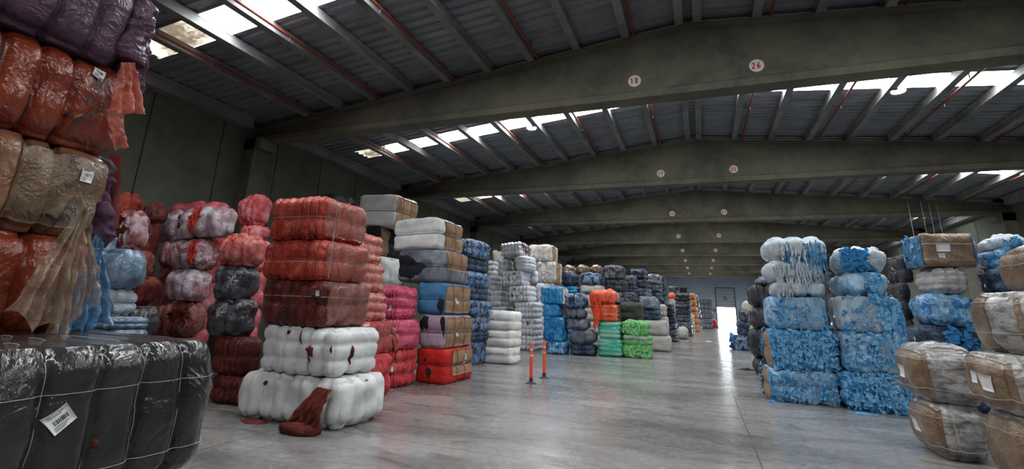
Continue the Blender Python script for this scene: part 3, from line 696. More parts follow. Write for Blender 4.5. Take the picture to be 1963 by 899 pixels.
# ---- tall wall of film bales in the upper left
def left_tower():
    X0, X1 = -5.75, -4.58; g = 'film bales in the tall stack at the left edge'
    z = [0, .68, 1.38, 2.11, 2.82, 3.58, 4.42]
    kw = dict(g=(0, 6, 0), gd=(0, .09, 0), r=.15, bulge=.07, lump=.035, crump=.005, cf=6., sharp=5)
    bale(X0, X1, 1.1, 2.72, z[0], z[1], 'orange_film', 'puff', 'dark orange film bale at the floor of the left tower', g, **kw)
    o2, s2 = bale(X0, X1, 1.1, 2.74, z[1], z[2], 'orange_film', 'puff', 'dark orange film bale behind the grey bale, below the clear hanging sheet', g, **kw)
    o3, s3 = bale(X0, X1, 1.1, 2.70, z[2], z[3], 'orange_film', 'puff', 'rust orange film bale directly under the tan bale of the left tower', g, **kw)
    o4, s4 = bale(X0, X1, .75, 2.63, z[3], z[4], 'tan_film', 'puff', 'tan film-wrapped bale with marker writing and label in the left tower', g, **dict(kw, g=(0, 9, 0), end=1.45, crump=.003))
    o5, s5 = bale(X0, X1, .55, 2.62, z[4], z[5], 'orange_film', 'puff', 'glossy orange film bale with marker writing and white label in the left tower', g, **dict(kw, g=(0, 9, 0), end=1.45, crump=.003))
    o6, s6 = bale(X0, X1+.04, .75, 2.46, z[5], z[6], 'purple_film', 'puff', 'dark purple bale topmost in the left tower', g, **dict(kw, g=(0, 6, 0), bulge=.10))
    for o, s, n in ((o4, s4, 9), (o5, s5, 9), (o6, s6, 6)):
        for j in range(1, n-(n == 9)): wire(s, 1, -1+2*j/n, M_dwire, o, .005, .0, 'strap', 36)
    panel(s4, '+x', .28, .96, -.80, .80, S['cardboard_wrapped'], 'cardboard_sheet', o4, .012, (22, 18), ragged=.03)
    def uv(o, s, px, py):
        p = atx(px, py, X1+.05); return (p[1]-o.location.y)/s.h[1], (p[2]-o.location.z)/s.h[2]-1
    def pen(o, s, px, py, txt, w, h, th, rot): writing(s, '+x', *uv(o, s, px, py), txt, w, h, th, o, radians(rot), off=.030)
    paper(s4, '+x', *uv(o4, s4, 163, 337), .085, .11, o4, radians(-4), off=.028)
    pen(o4, s4, 135, 328, 'BIOM', .050, .075, .009, 86); pen(o4, s4, 96, 412, '1', .07, .09, .012, 70); pen(o4, s4, 115, 408, '-', .26, .05, .011, 74); pen(o4, s4, 134, 400, '988', .055, .08, .010, 72)
    paper(s5, '+x', *uv(o5, s5, 190, 142), .085, .10, o5, radians(-22), off=.016)
    pen(o5, s5, 178, 172, 'BIOM', .050, .075, .009, 74); pen(o5, s5, 140, 226, '3', .075, .10, .012, 55); pen(o5, s5, 158, 226, '-', .24, .05, .010, 62); pen(o5, s5, 178, 222, '347', .06, .085, .010, 62)
    clump((.34, .08, .56), (X1-.34, 2.66, z[3]+.12), S['purple_rag'], 'torn_fabric', o4, 3, .05, .015)
    clump((.14, .08, .30), (X1-.14, 2.68, z[3]-.04), S['purple_rag'], 'torn_fabric', o4, 9, .05, .015)
    q = lambda px, py: tuple(aty(px, py, 2.86)); cloth('pink_sheet', q(214, 298), q(236, 298), q(186, 442), q(229, 438), S['pink_rag'], o4, 1, .01, 3, (10, 16), .02, push=(0, -1, 0))
    clump((.30, .15, .62), (X1-.10, 2.54, z[5]+.10), S['purple_film'], 'gathered_cloth', o6, 5, .05, .015)
    clump((.14, .09, .50), (X1-.10, 2.62, z[5]-.30), S['purple_rag'], 'hanging_cloth', o6, 7, .05, .015)
    strips(s6, '+y', 10, .9, .05, S['purple_rag'], o6, 8, (-.95, -.4), (-.7, .2), out=.16)
    a = lambda px, py, X=-4.5: tuple(atx(px, py, X))
    # orange film flap
    cloth('film_flap', a(226, 120), a(252, 120), a(198, 215), a(273, 218), F_orange, o5, 3, .03, 3, push=(1, .2, 0))
    cloth('film_flap', a(198, 208), a(226, 210), a(220, 290), a(243, 278), F_orange, o5, 1, .03, 4, (12, 18), push=(1, .2, 0))
    # clear sheet and blue sheet hanging down
    cloth('clear_film_sheet', a(150, 396, -4.42), a(158, 396, -4.42), a(0, 585, -4.30), a(112, 655, -4.30), F_clear, o4, 4, .05, 8, (40, 40), .10, push=(1, 0, 0))
    cloth('clear_film_sheet', a(150, 396, -4.42), a(165, 430, -4.42), a(80, 655, -4.30), a(198, 560, -4.36), F_clear, o4, 3, .05, 12, (30, 40), .06, push=(1, 0, 0))
    cloth('blue_film_sheet', a(178, 448, -4.46), a(190, 470, -4.46), a(96, 656, -4.36), a(214, 612, -4.36), F_blue, o3, 4, .05, 5, (36, 36), .08, push=(1, 0, 0))
left_tower()
# ---- behind the tower: blue-grey stack
column(5.0, .5, [
 R(168, 199, 448, 475, 'blue_grey_film', 'soft', 'small blue-grey film bundle'),
 R(120, 290, 475, 551, 'blue_grey_film', 'puff', 'shiny blue-grey film bale', g=(3, 2, 0)),
 R(168, 264, 553, 606, 'pale_blue_rags', 'film', 'pale blue-white strapped bale with label', post=lambda o, s: (paper(s, '-y', .45, -.15, .08, .08, o), straps(o, s, 5, (.1,), 0, r=.004))),
 R(165, 287, 607, 630, 'blue_grey_film', 'film', 'thin blue-grey tied bale', post=lambda o, s: straps(o, s, 4, (), 0, r=.004)),
 R(165, 287, 631, 660, 'blue_grey_film', 'film', 'flat blue-grey tied bale')], 'stack beside the hanging blue sheet', 'blue-grey bale')
# ---- pink and white lumpy film bales
RG = lambda sk, n=9, L=.35, u=(.2, .8), v=(.1, .9), w=.05, seed=3: (lambda o, s: (strips(s, '-y', n, L, w, S[sk], o, seed, u, v), scraps(s, '-y', n*2, w*2, S[sk], o, seed+1, u, v, 'torn_fabric')))
def hole(s, o, u, v, w, h, sk='rust_rag', face='-y', sh=.014):
    return blot(s, face, u, v, w, h, S[sk], 'torn_patch', o, sh)
column(7.4, .5, [
 R(283, 458, 402, 479, 'white_pink_film', 'puff', 'long pink-white film bale with red rag', g=(5, 2, 0), ry=-3, post=lambda o, s: (RG('red_rag', 9, .45, (.30, .48), (.2, .9), .05)(o, s), hole(s, o, -.12, .5, .07, .2), hole(s, o, -.05, -.1, .06, .2))),
 R(299, 427, 457, 522, 'pink_white_film', 'puff', 'pink-brown film bale with red rag', g=(4, 2, 0), post=RG('red_rag', 9, .4, (.55, .75), (0, .9), .05, 9)),
 R(313, 410, 515, 584, 'white_pink_film', 'soft', 'pink-silver round film bale'),
 R(296, 400, 576, 646, 'brick_film', 'puff', 'rust-coloured film bale', post=RG('rust_rag', 14, .5, (.2, .9), (-.2, .9), .07, 5))], 'pink-and-white film stack', 'film bale')
column(5.9, .45, [
 R(214, 292, 404, 478, 'pink_white_film', 'puff', 'lumpy pink film bale with rust rags', ry=-4, post=RG('rust_rag', 12, .6, (-.3, .5), (-.2, .8), .08, 15)),
 R(222, 300, 478, 528, 'brick_film', 'puff', 'dark red film bale'),
 R(232, 306, 528, 584, 'dark_red_film', 'soft', 'shadowed dark red bale'),
 R(232, 306, 586, 646, 'charcoal_film', 'soft', 'shadowed dark grey bale')], 'shadowed stack behind blue-grey bales', 'dark bale')
column(6.4, .4, [R(222, 272, 373, 412, 'red_film', 'puff', 'bright red film bale on the rear heap', lab='bright red film bale at the back, just right of the left tower')], 'rear row against the left wall', 'red bale')
column(6.85, .4, [R(272, 322, 389, 425, 'dark_red_film', 'puff', '', lab='dull red bale between the bright red and salmon bales at the back')], 'rear row between bright red and salmon bales', 'red bale')
column(7.95, .5, [R(322, 450, 390, 425, 'rose', 'soft', '', lab='long flat salmon bale at the back behind the pink-white bales')], 'rear row behind the pink-white bales', 'red bale')
# ---- salmon / grey stack left of the white and red one
def star(s, o, u, v, seed):
    V, Fq = [], []; rr = random.Random(seed)
    for k in range(12):
        a = k*pi/6+rr.uniform(-.2, .2); L = rr.uniform(.08, .17); n = len(V)
        for (t, w) in ((.01, .004), (L*.5, .006), (L, .001)):
            for sg in (-1, 1): V.append((u+(cos(a)*t-sin(a)*w*sg)/s.h[0], v+(sin(a)*t+cos(a)*w*sg)/s.h[2]))
        Fq += [[n, n+1, n+3, n+2], [n+2, n+3, n+5, n+4]]
    A = np.array(V); return link('gathered_film_star', s(fc('-y', A[:, 0], A[:, 1]), .006), Fq, S['white_rag'], o)
column(6.75, .45, [
 R(413, 513, 450, 510, 'salmon', 'puff', 'salmon pink film bale', g=(4, 2, 0), crump=.004, post=lambda o, s: hole(s, o, 0, .75, .15, .2, 'red_rag')),
 R(404, 500, 509, 579, 'charcoal_film', 'soft', 'dark grey glossy film bale', post=lambda o, s: (star(s, o, .45, .15, 1), hole(s, o, -.15, .1, .06, .25))),
 R(391, 498, 572, 643, 'charcoal_film', 'soft', 'dark grey film bale with rust tear', post=lambda o, s: (star(s, o, .0, .2, 2), hole(s, o, .45, -.2, .09, .22))),
 R(405, 503, 645, 720, 'dark_red_film', 'film', 'dark red film-wrapped bale'),
 R(397, 500, 720, 803, 'dark_red_film', 'film', 'dark red ragged bale')], 'stack beside the white bales', None)
column(8.3, .5, [
 R(452, 526, 373, 431, 'rose', 'puff', 'bright pink puffy bale', g=(4, 2, 0), crump=.003),
 R(458, 522, 431, 456, 'rose', 'puff', 'low pink bale with red tear', g=(3, 2, 0), post=lambda o, s: hole(s, o, .4, .2, .2, .4, 'red_rag')),
 R(458, 524, 457, 520, 'rose', 'puff', 'pink bale')], 'pink stack behind the red bales', 'pink bale')
# ---- white bales with the red ones on top
def white_bottom(o, s):
    hole(s, o, -.42, .55, .05, .10); hole(s, o, .62, .15, .02, .06); hole(s, o, .1, .9, .03, .08, 'brown_stain', '+x')
    cloth('spilled_rag', (-4.98, 6.12, .56), (-4.72, 6.10, .54), (-5.34, 5.90, .012), (-4.76, 5.93, .012), S['rust_rag'], o, 4, .030, 4, (34, 30), .10, push=(0, -1, 0), belly=.07)
    clump((.50, .22, .10), (-5.06, 5.92, .0), S['rust_rag'], 'spilled_rag_heap', o, 6, .02)
def white_upper(o, s):
    hole(s, o, .42, .05, .10, .24); hole(s, o, -.22, .74, .045, .10); hole(s, o, .92, .15, .03, .14); hole(s, o, .14, .55, .015, .3)
    strips(s, '-y', 4, .28, .02, S['rust_rag'], o, 3, (.38, .46), (-.1, .1), 'hanging_threads', .02)
    hole(s, o, -.3, -.1, .06, .35, 'rust_rag', '+x')
def red_top(o, s):
    straps(o, s, 7, (.05,), 3, r=.0035); panel(s, '+x', -.9, .9, -.8, .8, F_rose, 'film_layer', o, .03, (12, 10), ragged=.1); scraps(s, '-y', 22, .08, S['red_film'], o, 5, (.3, .75), (-1, -.6), 'torn_fabric')
    cloth('hanging_twine', (-5.02, 6.09, 3.2), (-5.012, 6.09, 3.2), (-5.02, 6.08, 2.02), (-5.012, 6.08, 2.02), M_wire, o, 0, .004, 2, (2, 30), 0)
column(6.2, 1.15, [
 R(514, 706, 378, 460, 'red_film', 'film', 'glossy red film bale', g=(7, 3, 2), crump=.006, post=red_top, bulge=.02),
 R(502, 708, 459, 538, 'red_film', 'film', 'ragged red film bale', g=(7, 3, 2), crump=.012, post=lambda o, s: (straps(o, s, 7, (-.1,), 0, r=.0035), panel(s, '+x', -.9, .95, -.95, .9, F_rose, 'film_layer', o, .035, (12, 10), ragged=.15))),
 R(500, 710, 537, 628, 'dark_red_film', 'film', 'darker red film bale with label', g=(7, 3, 2), crump=.007, post=lambda o, s: (straps(o, s, 7, (.3,), 0, r=.0035), paper(s, '-y', .78, .45, .07, .08, o, .2, False), panel(s, '+x', -.9, .95, -.9, .9, F_rose, 'film_layer', o, .03, (12, 10), ragged=.15))),
 R(497, 728, 626, 719, 'white_fleece', 'puff', 'white fleece bale with rust holes', g=(6, 3, 3), gd=(.055, .05, .05), r=.10, bulge=.02, lump=.035, crump=.003, post=white_upper),
 R(449, 740, 718, 826, 'white_fleece', 'puff', 'white fleece bale spilling a rust rag', g=(8, 4, 0), gd=(.06, .05, 0), r=.16, bulge=.03, lump=.05, crump=.003, post=white_bottom)], 'front red and white stack')
# ---- stacks behind it, along the left of the aisle
column(8.3, .85, [
 R(660, 737, 445, 501, 'soft_salmon', 'grid', 'salmon strapped bale'),
 R(660, 740, 502, 558, 'soft_salmon', 'grid', 'salmon strapped bale with red rag', post=lambda o, s: scraps(s, '-y', 20, .1, S['red_rag'], o, 4, (.3, .9), (-.2, .9), 'torn_fabric')),
 R(660, 745, 559, 614, 'soft_salmon', 'grid', 'salmon strapped bale under a film edge'),
 R(665, 750, 616, 680, 'crimson', 'film', 'red-brown film bale with a white rag', post=lambda o, s: (scraps(s, '-y', 10, .12, S['white_rag'], o, 4, (.7, 1), (.3, .8), 'white_rag'), panel(s, '+x', -.9, .9, -.9, .9, F_rose, 'film_layer', o, .03, (10, 8)))),
 R(665, 752, 681, 752, 'crimson', 'film', 'red-brown film bale')], 'salmon stack behind red bales')
column(9.75, .85, [
 R(722, 802, 549, 611, 'magenta', 'grid', 'magenta pink baled textile with label', post=lambda o, s: paper(s, '-y', .3, -.3, .1, .1, o, .3, False)),
 R(728, 806, 612, 668, 'magenta', 'film', 'pink-red bale with hanging scraps', post=lambda o, s: (paper(s, '-y', .45, .3, .08, .1, o, 0, False), strips(s, '-y', 14, .35, .06, S['pink_rag'], o, 3, (.1, .8), (-.4, .5)))),
 R(722, 800, 669, 744, 'crimson', 'grid', 'dark pink bale with white tag', post=lambda o, s: paper(s, '-y', .5, .0, .08, .1, o, 0, False))], 'magenta stack left of the cardboard bales')
# wrapped bales with cardboard sides
def carded(face='+x', u=(-.92, .95), v=(-.85, .85), tag_=True, wires=True, red=False):
    def f(o, s):
        panel(s, face, u[0], u[1], v[0], v[1], S['cardboard'], 'cardboard_sheet', o, .012, (16, 14), ragged=.06)
        if wires:
            for z in (-.05,): wire(s, 2, z, M_dwire, o, .007, .025)
            for y in (-.45, .25): wire(s, 1, y, M_rwire if red else M_dwire, o, .006, .022)
        if tag_: paper(s, face, -.25, -.1, .13, .14, o, 0, True, .03)
    return f
def red_cover(o, s):
    panel(s, '+x', -.55, .9, -.55, .9, S['cardboard'], 'cardboard_sheet', o, .014, (16, 14), ragged=.08)
    for y in (-.3, .3): wire(s, 1, y, M_dwire, o, .006, .02)
    wire(s, 2, .1, M_dwire, o, .006, .02)
    paper(s, '+x', .25, .45, .14, .14, o, 0, True, .03); paper(s, '+x', .25, .08, .10, .07, o, 0, False, .03)
    hole(s, o, -.35, .35, .09, .13, 'tear_black'); hole(s, o, -.05, -.35, .18, .30, 'tear_black'); hole(s, o, -.9, .1, .06, .2, 'tear_black')
column(10.85, 1.5, [
 R(754, 890, 418, 486, 'white_fleece', 'sack', 'white cloth bale with cardboard end', ry=-2.5, crump=.003, post=carded(u=(-.5, .9), red=False, tag_=False)),
 R(762, 899, 478, 548, 'wool_grey', 'sack', 'dark grey cloth bale with red cords', crump=.008, post=lambda o, s: (carded(u=(-.7, .85), v=(-.2, .9), red=True, tag_=False)(o, s), blot(s, '-y', -.5, -.1, .55, .9, S['tear_black'], 'black_cover', o, .012))),
 R(799, 903, 541, 603, 'denim_blue', 'sack', 'blue covered cardboard bale', post=lambda o, s: (carded()(o, s), blot(s, '-y', .8, -.4, .25, .6, S['tear_black'], 'black_cover', o, .014))),
 R(803, 904, 603, 668, 'lilac', 'sack', 'lilac covered cardboard bale', crump=.012, post=lambda o, s: (carded()(o, s), blot(s, '-y', -.6, .5, .35, .5, S['tear_black'], 'black_cover', o, .014), blot(s, '-y', .85, .4, .2, .6, S['tear_black'], 'black_cover', o, .014))),
 R(795, 906, 668, 738, 'red_sheet', 'sack', 'red covered cardboard bale with torn black holes', r=.07, bulge=.01, post=red_cover)], 'stack of cardboard-sided bales')
column(12.5, 1.3, [
 R(684, 801, 373, 433, 'white_fleece', 'sack', 'white cloth bale with cardboard end', ry=2, crump=.003, post=carded(tag_=False)),
 R(700, 770, 433, 490, 'tear_black', 'rag', 'black shaggy bale', post=lambda o, s: panel(s, '+x', -.9, -.2, -.9, .9, S['cardboard'], 'cardboard_sheet', o, .012, (8, 8))),
 R(700, 776, 490, 547, 'white_fleece', 'soft', 'white cloth bale half hidden')], 'stack behind the magenta bales', 'white bale')
column(12.6, 1.2, [R(590, 690, 372, 415, 'black', 'soft', '', lab='black bale peeking over the topmost red film bale')], 'row behind the red bales', 'black bale')
# navy column
nv = [('navy_white', 458, 491), ('navy', 491, 519), ('navy_white', 519, 549), ('navy', 549, 575), ('navy_white', 575, 605), ('navy_white', 605, 635), ('navy', 635, 655), ('navy_white', 655, 696)]
looks = ['pale-topped navy bale', 'navy rag bale', 'navy bale with white patches', 'narrow navy bale', 'light blue-navy strapped bale', 'dark blue bale', 'thin navy bale', 'blue and navy bale']
column(14.3, 1.5, [R(876, 936+(3, -2, 1, 0, 6, 3, 2, -4)[i], a, b, sk, 'film', looks[i], crump=.02, post=(lambda o, s, i=i: scraps(s, '+x', 26, .09, S['blue_rag'], o, i, (-1, 1), (-1, 1), out=.04)) if i in (0, 2, 4, 7) else None) for i, (sk, a, b) in enumerate(nv)], 'navy stack beside the cardboard bales')
# front white stack (three bales of two lobes)
tk = lambda o, s: (straps(o, s, 0, (), 0), [MB().tube([tuple(s(fc('-y', [u], [v]), .012)[0]) for u, v in ((-.62, .0), (-.52, .12), (-.32, .18))], .008, 5).build('strap_tail', M_dwire, o) for _ in (0,)], [wire(s, 1, y, S['brown_stain'], o, .005, -.004) for y in (-.5, 0, .5)])
column(15.75, .95, [
 R(929, 1001, 597, 632, 'clean_white', 'sack', 'clean white folded bale', g=(0, 4, 2), gd=(.0, .03, .05), crump=.002, post=tk),
 R(927, 1000, 632, 664, 'clean_white', 'sack', 'clean white folded bale', g=(0, 4, 2), gd=(.0, .03, .05), crump=.002, post=tk),
 R(924, 998, 664, 699, 'clean_white', 'sack', 'off-white bale with grey smears', g=(0, 4, 2), gd=(.0, .03, .05), crump=.002, post=lambda o, s: (tk(o, s), hole(s, o, .3, .25, .25, .12, 'dove_rags')))], 'small clean white stack behind the bollards')
# white cluster
def spots(seed, n=5, sk='brown_stain'):
    def f(o, s):
        r = random.Random(seed)
        for _ in range(n): hole(s, o, r.uniform(-.7, .8), r.uniform(-.5, .7), r.uniform(.03, .08), r.uniform(.1, .25), sk)
    return f
z6 = lambda l: [R(900+a*.3004, 900+b*.3004, 440+c*.3004, 440+d*.3004, sk, pre, look, **o) for (a, b, c, d, sk, pre, look, o) in l]
N3 = dict(g=(5, 3, 3))
column(21.6, 1.2, z6([
 (200, 383, 80, 185, 'white_grid', 'grid', 'tilted white strapped bale', dict(ry=-7, post=lambda o, s: strips(s, '+x', 14, .5, .08, S['brown_stain'], o, 4, (-.9, .9), (.4, 1)))),
 (282, 430, 165, 265, 'white_grid', 'film', 'round grey-white bale', dict(g=(1, 2, 4), gd=(.05, .04, .05), r=.2)),
 (205, 395, 262, 378, 'white_grid', 'grid', 'white bale with brown spots', dict(ry=-4, post=spots(3))),
 (248, 435, 358, 475, 'white_grid', 'grid', 'white bale with many brown tears', dict(ry=-4, post=spots(8, 7))),
 (285, 468, 462, 562, 'white_grid', 'grid', 'plain white strapped bale', dict(ry=-2)),
 (290, 470, 564, 673, 'white_grid', 'grid', 'white bale with small dark tear', dict(post=spots(5, 2, 'tear_black'))),
 (290, 470, 675, 778, 'white_grid', 'grid', 'white bale on the floor', {})]), 'tall tilted-top white stack')
column(21.9, 1.2, z6([
 (180, 285, 187, 284, 'white_grid', 'film', 'rounded white bale with dark tears', dict(g=(3, 3, 3), r=.2, post=spots(2, 2, 'tear_black'))),
 (120, 208, 290, 388, 'white_grid', 'grid', 'narrow white strapped bale', {}),
 (125, 250, 388, 492, 'white_grid', 'grid', 'white strapped bale with brown tear', dict(ry=-3, post=spots(4, 1))),
 (138, 285, 490, 560, 'white_grid', 'grid', 'white strapped bale', dict(ry=-2)),
 (140, 285, 562, 665, 'white_grid', 'grid', 'white bale', {}), (140, 285, 667, 778, 'white_grid', 'grid', 'white floor bale', {})]), 'white stack beside the tall one')
column(23.4, 1.2, z6([
 (152, 215, 135, 205, 'cream', 'soft', 'small beige bundle', {}),
 (112, 215, 195, 292, 'white_grid', 'grid', 'white strapped bale', {})]), 'rear stack behind rounded white bale', 'white bale')
column(23.2, 1.3, z6([
 (375, 562, 97, 215, 'cream', 'film', 'cream frayed bale with brown end', dict(g=(2, 3, 0), crump=.02, post=lambda o, s: (panel(s, '+x', -.7, .3, -.9, .9, S['cardboard'], 'cardboard_sheet', o, .012), scraps(s, '-y', 80, .10, S['white_rag'], o, 3)))),
 (425, 590, 205, 338, 'cream', 'film', 'cream frayed bale over the blue stack', dict(g=(2, 3, 0), crump=.025, post=lambda o, s: (panel(s, '+x', -.8, .2, -.9, .9, S['cardboard'], 'cardboard_sheet', o, .012), scraps(s, '-y', 80, .10, S['white_rag'], o, 5)))),
 (430, 580, 338, 440, 'cream', 'film', 'cream bale with brown end', dict(post=lambda o, s: panel(s, '+x', -.8, .8, -.9, .9, S['cardboard'], 'cardboard_sheet', o, .012)))]), 'cream stack behind white stack', 'white bale')
column(22.85, .3, z6([(388, 440, 262, 345, 'white_grid', 'film', 'narrow white bale', {}), (425, 480, 340, 450, 'white_grid', 'film', 'narrow white bale', {})]), 'narrow gap stack between white and cream bales', 'white bale')
# blue column
column(20.7, 1.1, z6([
 (455, 632, 365, 475, 'bright_blue', 'film', 'bright blue film bale with beige end', dict(r=.08, post=lambda o, s: panel(s, '+x', -.9, .95, -.9, .9, S['cream'], 'beige_end_cover', o, .015))),
 (468, 602, 475, 560, 'bright_blue', 'film', 'deep blue shiny bale', {}),
 (474, 628, 558, 710, 'bright_blue', 'rag', 'tall ragged blue bale', dict(post=lambda o, s: scraps(s, '-y', 60, .14, S['blue_rag'], o, 3))),
 (488, 641, 712, 792, 'blue_film', 'film', 'blue bale on the floor', {})]), 'bright blue stack')
column(21.0, 1.1, z6([
 (588, 757, 410, 505, 'navy_white', 'puff', 'navy bale with pale wrapping', {}),
 (603, 752, 502, 575, 'slate', 'puff', 'slate grey bale', dict(g=(3, 2, 0))),
 (613, 770, 570, 660, 'slate', 'soft', 'round dark slate bale', {}),
 (640, 818, 642, 738, 'slate', 'soft', 'tilted slate film bale', dict(ry=-5)),
 (643, 818, 736, 800, 'navy', 'film', 'navy bale on the floor', {})]), 'slate stack between blue and green bales')
z7 = lambda l: [R(1070+a*.2335, 1070+b*.2335, 490+c*.2335, 490+d*.2335, sk, pre, look, **o) for (a, b, c, d, sk, pre, look, o) in l]
column(21.4, 1.1, z7([
 (262, 497, 285, 402, 'orange_red', 'soft', 'orange-red bale with trailing rags', dict(ry=-5, post=lambda o, s: (strips(s, '-y', 34, .9, .07, S['orange_rag'], o, 3, (-1, -.1), (-.2, .8), out=.08), panel(s, '+x', -.3, .95, -.8, .8, S['beige'], 'beige_end_cover', o, .015)))),
 (298, 510, 400, 545, 'orange_red', 'film', 'bright orange-red strapped bale', dict(g=(3, 2, 4), post=lambda o, s: (strips(s, '-y', 26, .7, .07, S['orange_rag'], o, 5, (-1, -.5), (.0, .9), out=.08), panel(s, '+x', -.5, .95, -.8, .9, S['olive_black'], 'dark_end_cover', o, .015)))),
 (325, 527, 542, 680, 'green_film', 'film', 'green film bale with pale streaks', dict(g=(1, 1, 4))),
 (325, 545, 682, 826, 'green_film', 'film', 'teal green film bale', dict(g=(1, 1, 4)))]), 'green and orange stack')
column(21.7, 1.1, z7([
 (528, 748, 545, 655, 'light_green', 'rag', 'light green shredded bale', dict(g=(0, 0, 2), post=lambda o, s: scraps(s, '-y', 140, .09, S['green_rag'], o, 3))),
 (535, 770, 655, 735, 'light_green', 'rag', 'light green shredded bale with grey band', dict(g=(0, 0, 2), post=lambda o, s: panel(s, '-y', -.9, .9, .3, .8, S['dove_rags'], 'grey_band', o, .02))),
 (540, 778, 735, 845, 'light_green', 'rag', 'light green shredded bale on the floor', dict(g=(0, 0, 2), post=lambda o, s: scraps(s, '-y', 140, .09, S['green_rag'], o, 5)))]), 'light green stack')
column(23.4, 1.1, z7([(500, 702, 390, 545, 'olive_black', 'film', 'black-green matted bale', dict(g=(0, 0, 2))), (505, 705, 545, 650, 'olive_black', 'plain', 'black-green bale', {})]), 'dark stack behind the light green one', 'dark bale')
column(26.3, 1.3, z7([
 (650, 828, 343, 448, 'slate', 'soft', 'grey and white wrapped bale', {}),
 (690, 850, 445, 532, 'navy', 'film', 'navy blue bale', {}),
 (695, 908, 530, 660, 'beige', 'plain', 'beige smooth bale', dict(g=(0, 3, 0), gd=(0, .05, 0), crump=.002)),
 (740, 930, 658, 785, 'beige', 'plain', 'beige smooth bale on the floor', dict(g=(0, 3, 0), gd=(0, .05, 0), crump=.002))]), 'beige-footed stack beside light green')
column(28.6, 1.2, z7([(828, 890, 405, 500, 'beige', 'plain', 'upright pale bale', {}), (828, 905, 500, 600, 'beige', 'plain', 'pale bale', {})]), 'narrow stack behind the beige bales', 'beige bale')
# upper rows behind
bz = [(-30, 40), (42, 150), (152, 262), (264, 372)]
for i, (a, b) in enumerate(bz):
    column(27.5, 1.2, z7([(a, b, 80, 148, 'brown_film', 'soft', '', dict(lab='small brown film bale, %s in the row above the navy bales' % ('leftmost', 'second from the left', 'third from the left', 'rightmost')[i], g=(0, 2, 0), post=lambda o, s: star(s, o, 0, 0, 3)))]), 'row of small brown film bales', 'brown bale')
column(25.0, 1.3, z7([(18, 165, 130, 255, 'navy', 'soft', 'dark navy bale with reddish film', {}), (60, 190, 250, 310, 'bright_blue', 'film', 'royal blue bale', {})]), 'stack above the bright blue one', 'navy bale')
column(25.2, 1.3, z7([(170, 382, 147, 252, 'navy_white', 'soft', 'big navy bale with white edge', {}), (178, 388, 240, 315, 'beige', 'soft', 'grey-white lumpy bale', dict(crump=.02))]), 'stack above the slate bales', 'navy bale')
column(26.0, 1.3, z7([(368, 553, 84, 200, 'dark_grey', 'film', 'mottled black-grey bale', dict(crump=.03)), (385, 560, 195, 300, 'black', 'rag', 'black torn bale', {}), (385, 640, 298, 392, 'dark_grey', 'rag', 'black and blue torn bale', {})]), 'dark stack behind the orange-red bales', 'dark bale')
# heap of dark crumpled bales receding
dk = [(29, 1.2, 556, 640, [(172, 240), (240, 310), (310, 380)]), (30.5, 1.2, 598, 728, [(118, 192), (192, 262), (262, 335), (335, 400)]),
      (32, 1.2, 645, 760, [(196, 270), (270, 345)]), (33.2, 1.2, 730, 845, [(160, 235), (235, 300), (300, 370), (370, 440)]),
      (35, 1.3, 825, 880, [(172, 250), (250, 330)])]
for i, (Y, D, a, b, rows) in enumerate(dk):
    column(Y, D, z7([(a+(k % 2)*6, b+(k % 3)*5, c, d, ('dark_grey', 'navy', 'dark_grey', 'slate')[(i+k) % 4], 'rag', ('crumpled dark grey bale', 'crumpled navy bale', 'dark film bale', 'crumpled slate bale')[(i+k) % 4], dict(crump=.05)) for k, (c, d) in enumerate(rows)]), ('dark heap above the grey-white wrapped bale', 'dark heap peak, left half', 'dark heap between its two peaks', 'dark heap peak, right half', 'dark heap right edge')[i], 'dark bale')
column(36.2, 1.6, z7([(880+i*5, 950+i*7, 395+i*53, 450+i*53, ('dark_grey', 'black', 'navy', 'dark_grey', 'slate', 'dark_grey')[i], 'rag', ('dark crumpled bale', 'black bale', 'navy bale', 'dark grey bale', 'slate bale', 'dark floor bale')[i], dict(crump=.04)) for i in range(6)]), 'dark column right of the beige-footed stack')
z8 = lambda l: [R(1260+a*.2224, 1260+b*.2224, 500+c*.2224, 500+d*.2224, sk, pre, look, **o) for (a, b, c, d, sk, pre, look, o) in l]
column(40.5, 1.3, z8([(178, 262, 575, 688, 'beige', 'soft', '', dict(lab='low grey-white bale standing alone beside the far dark columns'))]), 'single')
column(41, 1.4, z8([(98, 150, 275, 325, 'orange_red', 'soft', 'orange and white bale', {}), (105, 152, 325, 400, 'beige', 'soft', 'pale bale', {})]), 'narrow stack left of the far black column', 'pale bale')
column(46.5, 2.5, z8([(158, 280+i*4, 285+i*60, 345+i*60, ('black', 'dark_grey', 'navy', 'dark_grey', 'slate', 'dark_grey')[i], 'rag', ('black bale', 'charcoal bale', 'navy bale', 'mottled grey bale', 'slate bale', 'dark grey floor bale')[i], dict(crump=.04)) for i in range(6)]), 'far black column left of the orange rolls')
column(54, 2., z8([(95, 190, 222, 285, 'dark_grey', 'rag', 'far dark crumpled bale', {}), (190, 240, 225, 285, 'black', 'rag', 'far black bale', dict(Y=54.))][:1]), 'behind the far black column', 'dark bale')
column(50.6, 1.3, z8([(292+i*4, 318+i*3, 470+i*57, 527+i*57, 'cream', 'plain', ('pale orange bale', 'cream bale', 'cream floor bale')[i], {}) for i in range(3)]), 'thin column before the orange rolls')
column(60, 4., z8([(275, 330+i*7, 280+i*53, 333+i*53, 'orange_roll', 'soft', ('orange bale', 'orange-brown bale', 'tan-orange bale', 'rusty orange bale', 'pale orange bale', 'orange floor bale')[i], dict(g=(2, 3, 0))) for i in range(6)]), 'far orange column')
